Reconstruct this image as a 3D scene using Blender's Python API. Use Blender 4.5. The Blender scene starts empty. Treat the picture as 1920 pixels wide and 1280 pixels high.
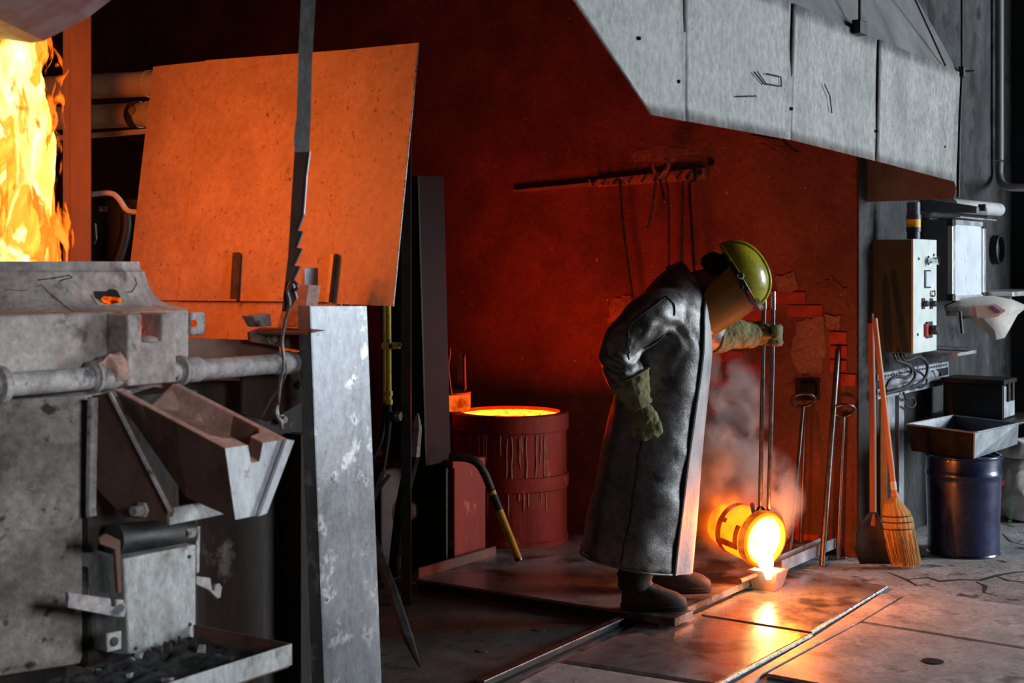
import bpy, bmesh, math, random
from mathutils import Vector, Matrix, noise
from mathutils.bvhtree import BVHTree

random.seed(7)
SC = bpy.context.scene
COL = SC.collection
PI = math.pi

# ------------------------------------------------------------------ camera, world, light, exposure
FPX = 1920 * 50.0 / 36.0          # focal length in pixels of the 1920 x 1280 frame
HZ = 500.0                        # horizon row
EYE = 1.55
cam_d = bpy.data.cameras.new('camera')
cam_d.lens = 50.0
cam_d.sensor_width = 36.0
cam_d.shift_y = -(640 - HZ) / 1920.0
cam_d.clip_start = 0.05
cam_d.dof.use_dof = True
cam_d.dof.focus_distance = 6.3
cam_d.dof.aperture_fstop = 4.5
cam = bpy.data.objects.new('camera', cam_d)
COL.objects.link(cam)
cam.location = (0, 0, EYE)
cam.rotation_euler = (PI / 2, 0, 0)
SC.camera = cam

world = bpy.data.worlds.new('world')
SC.world = world
world.use_nodes = True
bg = world.node_tree.nodes['Background']
bg.inputs[0].default_value = (0.55, 0.7, 1.0, 1)
bg.inputs[1].default_value = 0.003

SC.view_settings.view_transform = 'Standard'
SC.view_settings.look = 'None'
SC.view_settings.gamma = 1.0
SC.view_settings.use_curve_mapping = False
SC.view_settings.exposure = 0.0

# room axes: the whole workshop stands turned 34 degrees to the camera
UX, UY = 0.829, -0.559
VX, VY = 0.559, 0.829
UV = Vector((UX, UY, 0)); VV = Vector((VX, VY, 0)); ZV = Vector((0, 0, 1))
def W(u, v, z): return Vector((u * UX + v * VX, u * UY + v * VY, z))
def _ray(px, py): return (px - 960.0) / FPX, (HZ - py) / FPX
def PY(px, py, Y):
    k, m = _ray(px, py); return Vector((k * Y, Y, EYE + m * Y))
def PU(px, py, u):
    k, m = _ray(px, py); return PY(px, py, u / (k * UX + UY))
def PV(px, py, v):
    k, m = _ray(px, py); return PY(px, py, v / (k * VX + VY))
def PZ(px, py, z=0.0):
    k, m = _ray(px, py); return PY(px, py, (z - EYE) / m)

# daylight from the big gate in the far side of the hall
def area(name, loc, target, sx, sy, energy, color):
    d = bpy.data.lights.new(name, 'AREA'); d.shape = 'RECTANGLE'; d.size = sx; d.size_y = sy
    d.energy = energy; d.color = color
    o = bpy.data.objects.new(name, d); COL.objects.link(o); o.location = loc
    o.rotation_euler = (Vector(target) - Vector(loc)).to_track_quat('-Z', 'Y').to_euler()
    return o
area('gate_daylight', W(5.0, 11.6, 2.5), W(-2.6, 6.0, 1.2), 3.2, 3.6, 1000, (0.84, 0.93, 1.0))
fill_lamp = area('front_fill', W(4.5, 0.2, 2.6), W(-2.9, 1.9, 0.9), 1.4, 1.2, 9, (0.9, 0.95, 1.0))  # added fill lamp, narrowed to brighten the furnace front; no window known there
fill_lamp.data.spread = math.radians(30)

# ------------------------------------------------------------------ materials
M = {}
def pm(name, c0, c1, scale=6, rough=0.65, metal=0.0, bump=0.25, bscale=45, spots=None, streak=None,
       lo=0.35, hi=0.65, bdist=0.01, spec=None, rvar=0.12, coat=0.0, grit=0.0):
    m = bpy.data.materials.new(name); m.use_nodes = True
    nt = m.node_tree; N = nt.nodes; L = nt.links
    b = N['Principled BSDF']
    tc = N.new('ShaderNodeTexCoord')
    mp = N.new('ShaderNodeMapping'); L.new(tc.outputs['Object'], mp.inputs[0])
    if streak: mp.inputs['Scale'].default_value = streak
    n1 = N.new('ShaderNodeTexNoise'); n1.inputs['Scale'].default_value = scale; n1.inputs['Detail'].default_value = 9
    n1.inputs['Roughness'].default_value = 0.65
    L.new(mp.outputs[0], n1.inputs['Vector'])
    r = N.new('ShaderNodeValToRGB'); L.new(n1.outputs['Fac'], r.inputs[0])
    r.color_ramp.elements[0].position = lo; r.color_ramp.elements[0].color = (*c0, 1)
    r.color_ramp.elements[1].position = hi; r.color_ramp.elements[1].color = (*c1, 1)
    out = r.outputs[0]
    for (sc_, ss, th, soft) in (spots or []):
        n2 = N.new('ShaderNodeTexNoise'); n2.inputs['Scale'].default_value = ss; n2.inputs['Detail'].default_value = 6
        n2.inputs['Roughness'].default_value = 0.6
        L.new(tc.outputs['Object'], n2.inputs['Vector'])
        r2 = N.new('ShaderNodeValToRGB'); L.new(n2.outputs['Fac'], r2.inputs[0])
        r2.color_ramp.elements[0].position = th; r2.color_ramp.elements[0].color = (0, 0, 0, 1)
        r2.color_ramp.elements[1].position = th + soft; r2.color_ramp.elements[1].color = (1, 1, 1, 1)
        mx = N.new('ShaderNodeMix'); mx.data_type = 'RGBA'
        L.new(r2.outputs[0], mx.inputs['Factor']); L.new(out, mx.inputs[6])
        mx.inputs[7].default_value = (*sc_, 1); out = mx.outputs[2]
    if grit:
        n4 = N.new('ShaderNodeTexNoise'); n4.inputs['Scale'].default_value = max(38, scale * 7); n4.inputs['Detail'].default_value = 5
        n4.inputs['Roughness'].default_value = 0.75; L.new(mp.outputs[0], n4.inputs['Vector'])
        r4 = N.new('ShaderNodeMapRange'); L.new(n4.outputs['Fac'], r4.inputs[0]); r4.inputs[1].default_value = 0.32; r4.inputs[2].default_value = 0.62
        r4.inputs[3].default_value = 1 - grit; r4.inputs[4].default_value = 1 + grit * 0.35
        m4 = N.new('ShaderNodeVectorMath'); m4.operation = 'SCALE'; L.new(out, m4.inputs[0]); L.new(r4.outputs[0], m4.inputs['Scale']); out = m4.outputs[0]
    L.new(out, b.inputs['Base Color'])
    b.inputs['Metallic'].default_value = metal
    mr = N.new('ShaderNodeMapRange'); L.new(n1.outputs['Fac'], mr.inputs[0])
    mr.inputs[1].default_value = 0.3; mr.inputs[2].default_value = 0.7
    mr.inputs[3].default_value = max(0.05, rough - rvar); mr.inputs[4].default_value = min(1, rough + rvar)
    L.new(mr.outputs[0], b.inputs['Roughness'])
    if spec is not None: b.inputs['Specular IOR Level'].default_value = spec
    if coat: b.inputs['Coat Weight'].default_value = coat
    if bump:
        n3 = N.new('ShaderNodeTexNoise'); n3.inputs['Scale'].default_value = bscale; n3.inputs['Detail'].default_value = 8
        n3.inputs['Roughness'].default_value = 0.7
        L.new(mp.outputs[0], n3.inputs['Vector'])
        bp = N.new('ShaderNodeBump'); bp.inputs['Strength'].default_value = bump; bp.inputs['Distance'].default_value = bdist
        L.new(n3.outputs['Fac'], bp.inputs['Height']); L.new(bp.outputs[0], b.inputs['Normal'])
    M[name] = m
    return m
def em(name, color, strength, c2=None, s2=None, scale=12, lo=0.4, hi=0.6):
    m = bpy.data.materials.new(name); m.use_nodes = True
    nt = m.node_tree; N = nt.nodes; L = nt.links
    N.remove(N['Principled BSDF'])
    e = N.new('ShaderNodeEmission'); L.new(e.outputs[0], N['Material Output'].inputs[0])
    e.inputs[0].default_value = (*color, 1); e.inputs[1].default_value = strength
    if c2:
        tc = N.new('ShaderNodeTexCoord'); n1 = N.new('ShaderNodeTexNoise'); n1.inputs['Scale'].default_value = scale
        n1.inputs['Detail'].default_value = 7; L.new(tc.outputs['Object'], n1.inputs['Vector'])
        r = N.new('ShaderNodeValToRGB'); L.new(n1.outputs['Fac'], r.inputs[0])
        k = s2 / strength
        r.color_ramp.elements[0].position = lo; r.color_ramp.elements[0].color = (c2[0] * k, c2[1] * k, c2[2] * k, 1)
        r.color_ramp.elements[1].position = hi; r.color_ramp.elements[1].color = (*color, 1)
        L.new(r.outputs[0], e.inputs[0])
    M[name] = m
    return m

pm('concrete', (0.24, 0.24, 0.24), (0.50, 0.495, 0.49), grit=.4, scale=3.5, rough=0.8, bump=0.5, bscale=30, bdist=0.012,
   spots=[((0.05, 0.048, 0.045), 9, 0.56, 0.1)])
pm('slab', (0.05, 0.052, 0.05), (0.10, 0.10, 0.098), scale=5, rough=0.75, bump=0.3, bscale=60, spots=[((0.03, 0.03, 0.03), 14, 0.58, 0.08)])
pm('plaster', (0.14, 0.055, 0.04), (0.27, 0.11, 0.085), scale=2.6, rough=0.85, bump=0.55, bscale=26, bdist=0.018,
   spots=[((0.10, 0.045, 0.035), 1.7, 0.56, 0.2), ((0.62, 0.40, 0.33), 34, 0.68, 0.03), ((0.08, 0.035, 0.03), 75, 0.64, 0.05)], grit=.25)
pm('plaster_light', (0.24, 0.13, 0.10), (0.42, 0.26, 0.21), grit=.35, scale=8, rough=0.9, bump=0.7, bscale=30, bdist=0.02)
pm('brick', (0.28, 0.045, 0.03), (0.45, 0.09, 0.06), scale=14, rough=0.85, bump=0.6, bscale=50, bdist=0.01)
pm('wall_grey', (0.010, 0.010, 0.0105), (0.070, 0.073, 0.076), grit=.5, scale=4, rough=0.9, bump=0.7, bscale=28, bdist=0.02,
   spots=[((0.012, 0.012, 0.012), 5, 0.53, 0.1)], streak=(1, 1, 0.5))
pm('wall_dark', (0.008, 0.008, 0.009), (0.022, 0.022, 0.024), scale=3, rough=0.9, bump=0.4)
pm('hood_sheet', (0.15, 0.15, 0.145), (0.33, 0.33, 0.325), grit=.45, scale=4.5, rough=0.6, metal=0.25, bump=0.12, bscale=40,
   spots=[((0.22, 0.215, 0.205), 7, 0.55, 0.2), ((0.10, 0.085, 0.06), 14, 0.70, 0.03)], streak=(1, 1, 0.7))
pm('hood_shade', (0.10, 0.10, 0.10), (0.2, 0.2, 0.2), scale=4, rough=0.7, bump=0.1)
pm('floor_steel', (0.46, 0.45, 0.45), (0.68, 0.67, 0.67), grit=.3, scale=4, rough=0.5, metal=0.25, bump=0.22, bscale=35, bdist=0.006,
   spots=[((0.25, 0.24, 0.24), 6, 0.56, 0.12), ((0.16, 0.10, 0.08), 30, 0.66, 0.04)])
pm('floor_steel_smooth', (0.22, 0.21, 0.21), (0.36, 0.35, 0.35), grit=.25, scale=5, rough=0.30, metal=0.45, bump=0.15, bscale=30, bdist=0.005,
   spots=[((0.07, 0.068, 0.07), 3.4, 0.52, 0.1)])
pm('bright_cut', (0.45, 0.45, 0.45), (0.75, 0.75, 0.76), scale=40, rough=0.3, metal=0.9, bump=0.5, bscale=80)
pm('shield', (0.46, 0.28, 0.19), (0.58, 0.37, 0.26), grit=.18, scale=5, rough=0.55, metal=0.1, bump=0.1, bscale=60,
   spots=[((0.22, 0.12, 0.08), 60, 0.62, 0.06), ((0.62, 0.42, 0.3), 45, 0.64, 0.06), ((0.16, 0.08, 0.05), 9, 0.70, 0.03)])
pm('galvanized', (0.13, 0.137, 0.148), (0.27, 0.285, 0.305), grit=.25, scale=4, rough=0.38, metal=0.6, bump=0.15, bscale=50,
   spots=[((0.50, 0.50, 0.49), 9, 0.56, 0.08), ((0.11, 0.11, 0.11), 18, 0.62, 0.06)], streak=(1, 1, 0.45))
pm('refractory', grit=.35, c0=(0.26, 0.22, 0.205), c1=(0.50, 0.44, 0.41), scale=5, rough=0.85, bump=0.5, bscale=30, bdist=0.012,
   spots=[((0.14, 0.11, 0.10), 9, 0.58, 0.08), ((0.56, 0.38, 0.33), 4, 0.56, 0.15)])
pm('refractory_pink', (0.40, 0.22, 0.17), (0.56, 0.35, 0.29), grit=.3, scale=7, rough=0.9, bump=0.6, bscale=36, bdist=0.012)
pm('dusty_steel', (0.24, 0.21, 0.20), (0.48, 0.44, 0.43), grit=.4, scale=7, rough=0.7, metal=0.15, bump=0.35, bscale=35,
   spots=[((0.08, 0.08, 0.09), 12, 0.56, 0.08)])
pm('white_steel', (0.36, 0.37, 0.39), (0.62, 0.64, 0.67), grit=.25, scale=9, rough=0.7, bump=0.35, bscale=45,
   spots=[((0.22, 0.17, 0.14), 14, 0.61, 0.06)], streak=(1, 1, 0.4))
pm('box_steel', (0.22, 0.22, 0.20), (0.50, 0.51, 0.51), grit=.35, scale=11, rough=0.6, metal=0.2, bump=0.3, bscale=40,
   spots=[((0.16, 0.12, 0.08), 9, 0.60, 0.1)], streak=(1, 1, 0.5))
pm('shell_steel', (0.14, 0.125, 0.115), (0.46, 0.42, 0.39), grit=.45, scale=4.5, rough=0.75, metal=0.1, bump=0.4, bscale=40,
   spots=[((0.2, 0.15, 0.07), 5, 0.6, 0.1), ((0.05, 0.045, 0.04), 20, 0.58, 0.08)])
pm('tap_stain', (0.30, 0.28, 0.17), (0.46, 0.43, 0.33), scale=20, rough=0.9, bump=0.4, grit=.4)
pm('rust_light', (0.26, 0.14, 0.10), (0.42, 0.25, 0.19), scale=9, rough=0.75, bump=0.3)
pm('rust', (0.09, 0.04, 0.028), (0.18, 0.085, 0.06), scale=7, rough=0.8, metal=0.1, bump=0.35, bscale=40)
pm('dark_rust', (0.018, 0.013, 0.011), (0.05, 0.036, 0.03), scale=6, rough=0.85, bump=0.4, bscale=40,
   spots=[((0.2, 0.185, 0.17), 6, 0.63, 0.08)], streak=(1, 1, 0.3), grit=.4)
pm('black_iron', (0.02, 0.02, 0.02), (0.05, 0.048, 0.046), scale=12, rough=0.5, metal=0.5, bump=0.2)
pm('tool_steel', (0.11, 0.10, 0.10), (0.2, 0.19, 0.19), scale=20, rough=0.35, metal=0.85, bump=0.15)
pm('rod_steel', (0.45, 0.45, 0.46), (0.62, 0.62, 0.63), scale=20, rough=0.28, metal=0.9, bump=0.1)
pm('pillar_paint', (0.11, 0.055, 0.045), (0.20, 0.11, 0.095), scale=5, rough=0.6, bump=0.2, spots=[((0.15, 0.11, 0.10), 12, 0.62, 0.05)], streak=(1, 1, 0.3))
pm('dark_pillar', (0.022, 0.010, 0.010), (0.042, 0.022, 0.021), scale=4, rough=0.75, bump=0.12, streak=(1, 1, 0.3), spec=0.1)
pm('drum_steel', (0.15, 0.018, 0.011), (0.27, 0.036, 0.022), scale=6, rough=0.6, metal=0.2, bump=0.4, bscale=30,  # red glow falling on drum and burner housing is put into this base colour
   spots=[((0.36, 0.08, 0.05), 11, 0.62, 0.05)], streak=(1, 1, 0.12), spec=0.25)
pm('yellow_paint', (0.42, 0.33, 0.02), (0.62, 0.50, 0.05), scale=10, rough=0.5, bump=0.1, spots=[((0.08, 0.07, 0.04), 22, 0.60, 0.06)])
pm('pipe_cream', (0.5, 0.42, 0.32), (0.62, 0.54, 0.42), scale=6, rough=0.6, bump=0.1)
pm('coat', (0.13, 0.13, 0.133), (0.30, 0.295, 0.29), grit=.4, scale=5.5, rough=0.34, metal=0.75, bump=0.5, bscale=95, bdist=0.005,
   spots=[((0.09, 0.085, 0.085), 14, 0.60, 0.1)])
pm('coat_light', (0.26, 0.27, 0.28), (0.45, 0.46, 0.47), scale=9, rough=0.5, metal=0.5, bump=0.35, bscale=90, streak=(1, 1, 0.4))
pm('seam', (0.02, 0.02, 0.02), (0.035, 0.035, 0.035), rough=0.7, bump=0)
pm('glove', (0.15, 0.145, 0.06), (0.27, 0.255, 0.12), scale=14, rough=0.9, bump=0.5, bscale=160, bdist=0.003)
pm('skin', (0.25, 0.12, 0.08), (0.34, 0.17, 0.12), scale=20, rough=0.55, bump=0.15)
pm('hair', (0.012, 0.009, 0.008), (0.035, 0.025, 0.02), scale=60, rough=0.6, bump=0.9, bscale=200, bdist=0.006)
pm('eye', (0.5, 0.5, 0.48), (0.6, 0.6, 0.58), rough=0.2, bump=0)
pm('helmet', (0.30, 0.27, 0.008), (0.48, 0.44, 0.02), grit=.25, scale=9, rough=0.33, bump=0.05, bscale=120,
   spots=[((0.16, 0.14, 0.02), 16, 0.56, 0.1)], coat=0.4)
pm('chrome', (0.6, 0.6, 0.62), (0.75, 0.75, 0.76), rough=0.15, metal=1.0, bump=0)
pm('red_label', (0.5, 0.02, 0.02), (0.55, 0.03, 0.03), rough=0.5, bump=0)
pm('trousers', (0.03, 0.03, 0.033), (0.055, 0.055, 0.06), scale=12, rough=0.9, bump=0.4, bscale=120)
pm('boot', (0.035, 0.027, 0.025), (0.07, 0.055, 0.05), scale=14, rough=0.65, bump=0.4, bscale=70)
pm('sole', (0.015, 0.014, 0.014), (0.03, 0.028, 0.027), rough=0.8, bump=0.2)
pm('mold', (0.26, 0.17, 0.15), (0.36, 0.25, 0.22), scale=12, rough=0.75, metal=0.2, bump=0.3)
pm('box_olive', (0.038, 0.044, 0.028), (0.06, 0.066, 0.044), scale=4, rough=0.5, bump=0.05)
pm('box_front', (0.62, 0.70, 0.67), (0.72, 0.80, 0.77), scale=8, rough=0.42, bump=0.05)
pm('panel_grey', (0.12, 0.12, 0.13), (0.16, 0.16, 0.17), scale=4, rough=0.5, bump=0.03)
pm('alu', (0.55, 0.56, 0.58), (0.68, 0.69, 0.7), scale=10, rough=0.35, metal=0.7, bump=0.03)
pm('black_plastic', (0.012, 0.012, 0.013), (0.022, 0.022, 0.024), rough=0.45, bump=0)
pm('red_plastic', (0.4, 0.03, 0.03), (0.5, 0.04, 0.04), rough=0.4, bump=0)
pm('blue_pipe', (0.03, 0.035, 0.07), (0.05, 0.055, 0.1), rough=0.45, bump=0.02)
pm('yellow_tape', (0.75, 0.42, 0.01), (0.85, 0.5, 0.02), rough=0.5, bump=0)
pm('paper', (0.62, 0.68, 0.74), (0.74, 0.8, 0.86), scale=5, rough=0.35, bump=0, spots=[((0.35, 0.45, 0.58), 5, 0.58, 0.1)])
pm('sack', (0.56, 0.55, 0.52), (0.70, 0.69, 0.65), scale=6, rough=0.6, bump=0.3, bscale=14, bdist=0.02)
pm('sack_print', (0.45, 0.25, 0.18), (0.55, 0.34, 0.25), scale=6, rough=0.6, bump=0.1)
pm('violet_ink', (0.08, 0.04, 0.25), (0.1, 0.05, 0.3), rough=0.6, bump=0)
pm('green_ink', (0.05, 0.22, 0.07), (0.06, 0.28, 0.09), rough=0.6, bump=0)
pm('barrel_blue', (0.003, 0.008, 0.045), (0.006, 0.016, 0.085), scale=7, rough=0.3, bump=0.08, bscale=20, coat=0.4)
pm('tray_steel', (0.30, 0.33, 0.37), (0.46, 0.5, 0.54), scale=8, rough=0.42, metal=0.5, bump=0.15)
pm('black_paint', (0.006, 0.006, 0.006), (0.016, 0.014, 0.013), scale=10, rough=0.5, bump=0.1, spec=0.25)
pm('wood_handle', (0.42, 0.17, 0.07), (0.58, 0.27, 0.12), scale=12, rough=0.55, bump=0.15, streak=(1, 1, 0.15))
pm('wood_dark', (0.22, 0.09, 0.05), (0.32, 0.14, 0.08), scale=12, rough=0.6, bump=0.15, streak=(1, 1, 0.15))
pm('straw', (0.42, 0.26, 0.07), (0.68, 0.46, 0.16), scale=22, rough=0.85, bump=0.9, bscale=60, bdist=0.01, streak=(1, 1, 0.12))
pm('straw_dark', (0.30, 0.17, 0.04), (0.46, 0.29, 0.09), scale=22, rough=0.9, bump=0.9, bscale=60, bdist=0.01, streak=(1, 1, 0.12))
pm('duct', (0.09, 0.095, 0.11), (0.20, 0.215, 0.24), scale=9, rough=0.5, metal=0.4, bump=0.3, bscale=30)
pm('ash', (0.012, 0.012, 0.012), (0.10, 0.10, 0.10), scale=60, rough=0.95, bump=1.0, bscale=120, bdist=0.02)
pm('cable', (0.02, 0.02, 0.02), (0.05, 0.05, 0.05), rough=0.5, bump=0)
pm('white_pipe', (0.42, 0.43, 0.44), (0.55, 0.56, 0.57), rough=0.5, bump=0.05)
pm('crack', (0.012, 0.012, 0.012), (0.02, 0.02, 0.02), rough=0.95, bump=0.3)
em('melt_drum', (1.0, 0.048, 0.002), 38, c2=(1.0, 0.03, 0.001), s2=12, scale=22, lo=0.38, hi=0.6)
em('melt_white', (1.0, 0.45, 0.12), 14, c2=(1.0, 0.30, 0.05), s2=8, scale=5)
em('melt_stream', (1.0, 0.70, 0.30), 30)
em('crucible_hot', (1.0, 0.12, 0.004), 5.6, c2=(1.0, 0.09, 0.002), s2=4.0, scale=6)
em('crucible_inside', (1.0, 0.24, 0.02), 5.0)
em('band_hot', (1.0, 0.10, 0.006), 0.55, c2=(1.0, 0.06, 0.004), s2=0.3, scale=14)
em('rim_hot', (1.0, 0.2, 0.015), 1.0, c2=(1.0, 0.12, 0.01), s2=0.5, scale=14)
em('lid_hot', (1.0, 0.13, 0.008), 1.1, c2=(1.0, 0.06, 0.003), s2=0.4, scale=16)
em('tap_hot', (1.0, 0.12, 0.004), 1.6, c2=(0.6, 0.02, 0.001), s2=0.2, scale=30)
em('notch_hot', (1.0, 0.075, 0.006), 1.3, c2=(0.5, 0.03, 0.003), s2=0.15, scale=26)

# ------------------------------------------------------------------ mesh helpers
BASE = {}
def tag(o, label=None, cat=None, group=None, kind=None):
    if label: o['label'] = label
    if cat: o['category'] = cat
    if group: o['group'] = group
    if kind: o['kind'] = kind
    return o
def thing(name, label, cat, loc, group=None, kind=None):
    o = bpy.data.objects.new(name, None); COL.objects.link(o)
    o.empty_display_size = 0.1
    o.location = loc; BASE[o] = Vector(loc)
    return tag(o, label, cat, group, kind)
class MB:
    def __init__(s): s.v = []; s.f = []
    def add(s, vs, fs):
        n = len(s.v); s.v += [Vector(p) for p in vs]; s.f += [[i + n for i in f] for f in fs]; return s
    def box(s, c, a, b, d):                     # centre and three half vectors
        c = Vector(c); a = Vector(a); b = Vector(b); d = Vector(d)
        vs = [c + i * a + j * b + k * d for k in (-1, 1) for j in (-1, 1) for i in (-1, 1)]
        return s.add(vs, [[0, 2, 3, 1], [4, 5, 7, 6], [0, 1, 5, 4], [2, 6, 7, 3], [0, 4, 6, 2], [1, 3, 7, 5]])
    def uvbox(s, u0, u1, v0, v1, z0, z1):
        return s.box(W((u0 + u1) / 2, (v0 + v1) / 2, (z0 + z1) / 2), UV * (u1 - u0) / 2, VV * (v1 - v0) / 2, ZV * (z1 - z0) / 2)
    def prism(s, poly, vec):
        vec = Vector(vec); n = len(poly)
        vs = [Vector(p) for p in poly] + [Vector(p) + vec for p in poly]
        fs = [list(range(n)), list(range(2 * n - 1, n - 1, -1))] + [[i, (i + 1) % n, n + (i + 1) % n, n + i] for i in range(n)]
        return s.add(vs, fs)
    def rings(s, rs, cap=True, close=True):
        n = len(rs[0]); vs = [p for r in rs for p in r]; fs = []
        for k in range(len(rs) - 1):
            for i in range(n if close else n - 1):
                j = (i + 1) % n
                fs.append([k * n + i, k * n + j, (k + 1) * n + j, (k + 1) * n + i])
        if cap:
            fs.append(list(range(n))[::-1]); fs.append([(len(rs) - 1) * n + i for i in range(n)])
        return s.add(vs, fs)
    def tube(s, path, r, n=10, cap=True, flat=1.0):
        path = [Vector(p) for p in path]; m = len(path)
        rad = r if isinstance(r, (list, tuple)) else [r] * m
        t0 = (path[1] - path[0]).normalized()
        ref = Vector((0, 0, 1)) if abs(t0.z) < 0.9 else Vector((0, 1, 0))
        x = t0.cross(ref).normalized(); rs = []
        for i, p in enumerate(path):
            a = path[max(0, i - 1)]; b = path[min(m - 1, i + 1)]
            t = (b - a).normalized()
            x = (x - t * x.dot(t)).normalized(); y = t.cross(x)
            rs.append([p + rad[i] * (math.cos(2 * PI * k / n) * x + flat * math.sin(2 * PI * k / n) * y) for k in range(n)])
        return s.rings(rs, cap)
    def lathe(s, o, prof, axis=ZV, n=40, cap=True, ph=0):
        o = Vector(o); ax = Vector(axis).normalized()
        ref = Vector((1, 0, 0)) if abs(ax.x) < 0.9 else Vector((0, 1, 0))
        x = (ref - ax * ref.dot(ax)).normalized(); y = ax.cross(x)
        return s.rings([[o + ax * h + r * (math.cos(ph + 2 * PI * k / n) * x + math.sin(ph + 2 * PI * k / n) * y) for k in range(n)] for r, h in prof], cap)
    def ball(s, c, a, b, d, n=16, m=10):
        c = Vector(c); a = Vector(a); b = Vector(b); d = Vector(d); rs = []
        for j in range(1, m):
            th = PI * j / m
            rs.append([c + math.sin(th) * (math.cos(2 * PI * k / n) * a + math.sin(2 * PI * k / n) * b) + math.cos(th) * d for k in range(n)])
        return s.rings(rs, True)
    def mesh(s, name, off=None):
        me = bpy.data.meshes.new(name)
        off = off or Vector((0, 0, 0))
        me.from_pydata([tuple(p - off) for p in s.v], [], s.f)
        bm = bmesh.new(); bm.from_mesh(me)
        bmesh.ops.recalc_face_normals(bm, faces=bm.faces[:]); bm.to_mesh(me); bm.free()
        return me
    def base(s):
        xs = [p.x for p in s.v]; ys = [p.y for p in s.v]; zs = [p.z for p in s.v]
        return Vector(((min(xs) + max(xs)) / 2, (min(ys) + max(ys)) / 2, min(zs)))
def link(name, me, mat, parent, off, smooth=False, bevel=0.0, solid=0.0):
    o = bpy.data.objects.new(name, me); COL.objects.link(o)
    me.materials.append(M[mat] if isinstance(mat, str) else mat)
    BASE[o] = off
    if parent is not None: o.parent = parent
    else: o.location = off
    if smooth:
        for p in me.polygons: p.use_smooth = True
        if smooth == 2: me.set_sharp_from_angle(angle=math.radians(38))
    if solid:
        md = o.modifiers.new('thickness', 'SOLIDIFY'); md.thickness = solid; md.offset = 0
    if bevel:
        md = o.modifiers.new('edges', 'BEVEL'); md.width = bevel; md.segments = 2; md.limit_method = 'ANGLE'; md.angle_limit = math.radians(35)
    return o
def obj(name, mb, mat, parent=None, smooth=False, bevel=0.0, solid=0.0):
    off = BASE[parent] if parent is not None else mb.base()
    return link(name, mb.mesh(name, off), mat, parent, off, smooth, bevel, solid)
def polyU(pts, u, th, mb=None):            # a face seen on a plane facing +u, given real thickness behind it
    mb = mb or MB(); return mb.prism([PU(x, y, u) for x, y in pts], -UV * th)
def polyV(pts, v, th, mb=None):            # a face on a plane facing -v
    mb = mb or MB(); return mb.prism([PV(x, y, v) for x, y in pts], VV * th)
def polyZ(pts, z, th, mb=None):
    mb = mb or MB(); return mb.prism([PZ(x, y, z) for x, y in pts], -ZV * th)
def spline(pts, n=6):
    pts = [Vector(p) for p in pts]; out = []
    q = [pts[0] * 2 - pts[1]] + pts + [pts[-1] * 2 - pts[-2]]
    for i in range(1, len(q) - 2):
        for k in range(n):
            t = k / n; a, b, c, d = q[i - 1], q[i], q[i + 1], q[i + 2]
            out.append(0.5 * ((2 * b) + (c - a) * t + (2 * a - 5 * b + 4 * c - d) * t * t + (3 * b - a - 3 * c + d) * t ** 3))
    out.append(pts[-1]); return out
def lerp_list(vals, k):
    k = max(0, min(len(vals) - 1, k)); i = min(int(k), len(vals) - 2); t = k - i
    return vals[i] * (1 - t) + vals[i + 1] * t
def stube(mb, pts, rs, n=10, sub=6, flat=1.0):
    path = spline(pts, sub); m = len(path)
    rad = [lerp_list(rs, i * (len(rs) - 1) / (m - 1)) for i in range(m)] if isinstance(rs, (list, tuple)) else rs
    return mb.tube(path, rad, n, True, flat)
def fuse(mb, voxel, smooth_it=6, fac=0.5):
    """voxel union of overlapping volumes into one continuous surface"""
    me = mb.mesh('fuse_tmp'); o = bpy.data.objects.new('fuse_tmp', me); COL.objects.link(o)
    r = o.modifiers.new('r', 'REMESH'); r.mode = 'VOXEL'; r.voxel_size = voxel
    if smooth_it:
        s = o.modifiers.new('s', 'SMOOTH'); s.iterations = smooth_it; s.factor = fac
    dg = bpy.context.evaluated_depsgraph_get(); dg.update()
    out = bpy.data.meshes.new_from_object(o.evaluated_get(dg))
    bpy.data.objects.remove(o)
    return out
def shift(me, off):
    me.transform(Matrix.Translation(-Vector(off))); return me
def bolt(name, p, axis, r, h, mat, parent):
    mb = MB().lathe(p, [(r * 1.5, 0), (r * 1.5, h * 0.25), (r, h * 0.25), (r, h)], axis, n=6)
    return obj(name, mb, mat, parent)
def hexa(c, jitter, size, seed):
    random.seed(seed); mb = MB()
    a = Vector((1, 0, 0)); b = Vector((0, 1, 0))
    mb.box(c, a * size[0], b * size[1], ZV * size[2])
    mb.v = [p + Vector([random.uniform(-jitter, jitter) for _ in range(3)]) for p in mb.v]
    return mb
# ------------------------------------------------------------------ the setting
VW, UW, UH = 7.33, -2.72, -2.21
def struct(name, mb, mat, label=None, **k):
    o = obj(name, mb, mat, None, **k); o['kind'] = 'structure'
    if label: o['label'] = label
    return o
floor = struct('floor', MB().uvbox(-11, 7, -1.5, 13, -0.1, 0.0), 'concrete')
ceiling = struct('ceiling', MB().uvbox(-11, 7, -1.5, 13, 5.2, 5.3), 'wall_dark')
wall_back = struct('wall_back', MB().uvbox(-11, UW, VW, VW + 0.3, 0, 5.2), 'plaster')
wall_right = struct('wall_right', MB().uvbox(UW - 0.3, UW, VW + 0.3, 10.4, 0, 5.2), 'wall_grey')
wall_far = struct('wall_far', MB().uvbox(UW - 0.3, -1.4, 10.4, 10.6, 0, 5.2), 'wall_dark')
corner = struct('trim_1', MB().uvbox(UW, UW + 0.012, VW - 0.004, VW + 0.32, 0, 2.6), 'wall_grey', 'sooty end of the red wall beside the control box')
slab = struct('floor_slab', polyZ([(560, 1300), (905, 1300), (1165, 1176), (1165, 1160), (745, 1090), (560, 1090)], 0.006, 0.006), 'slab')

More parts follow.
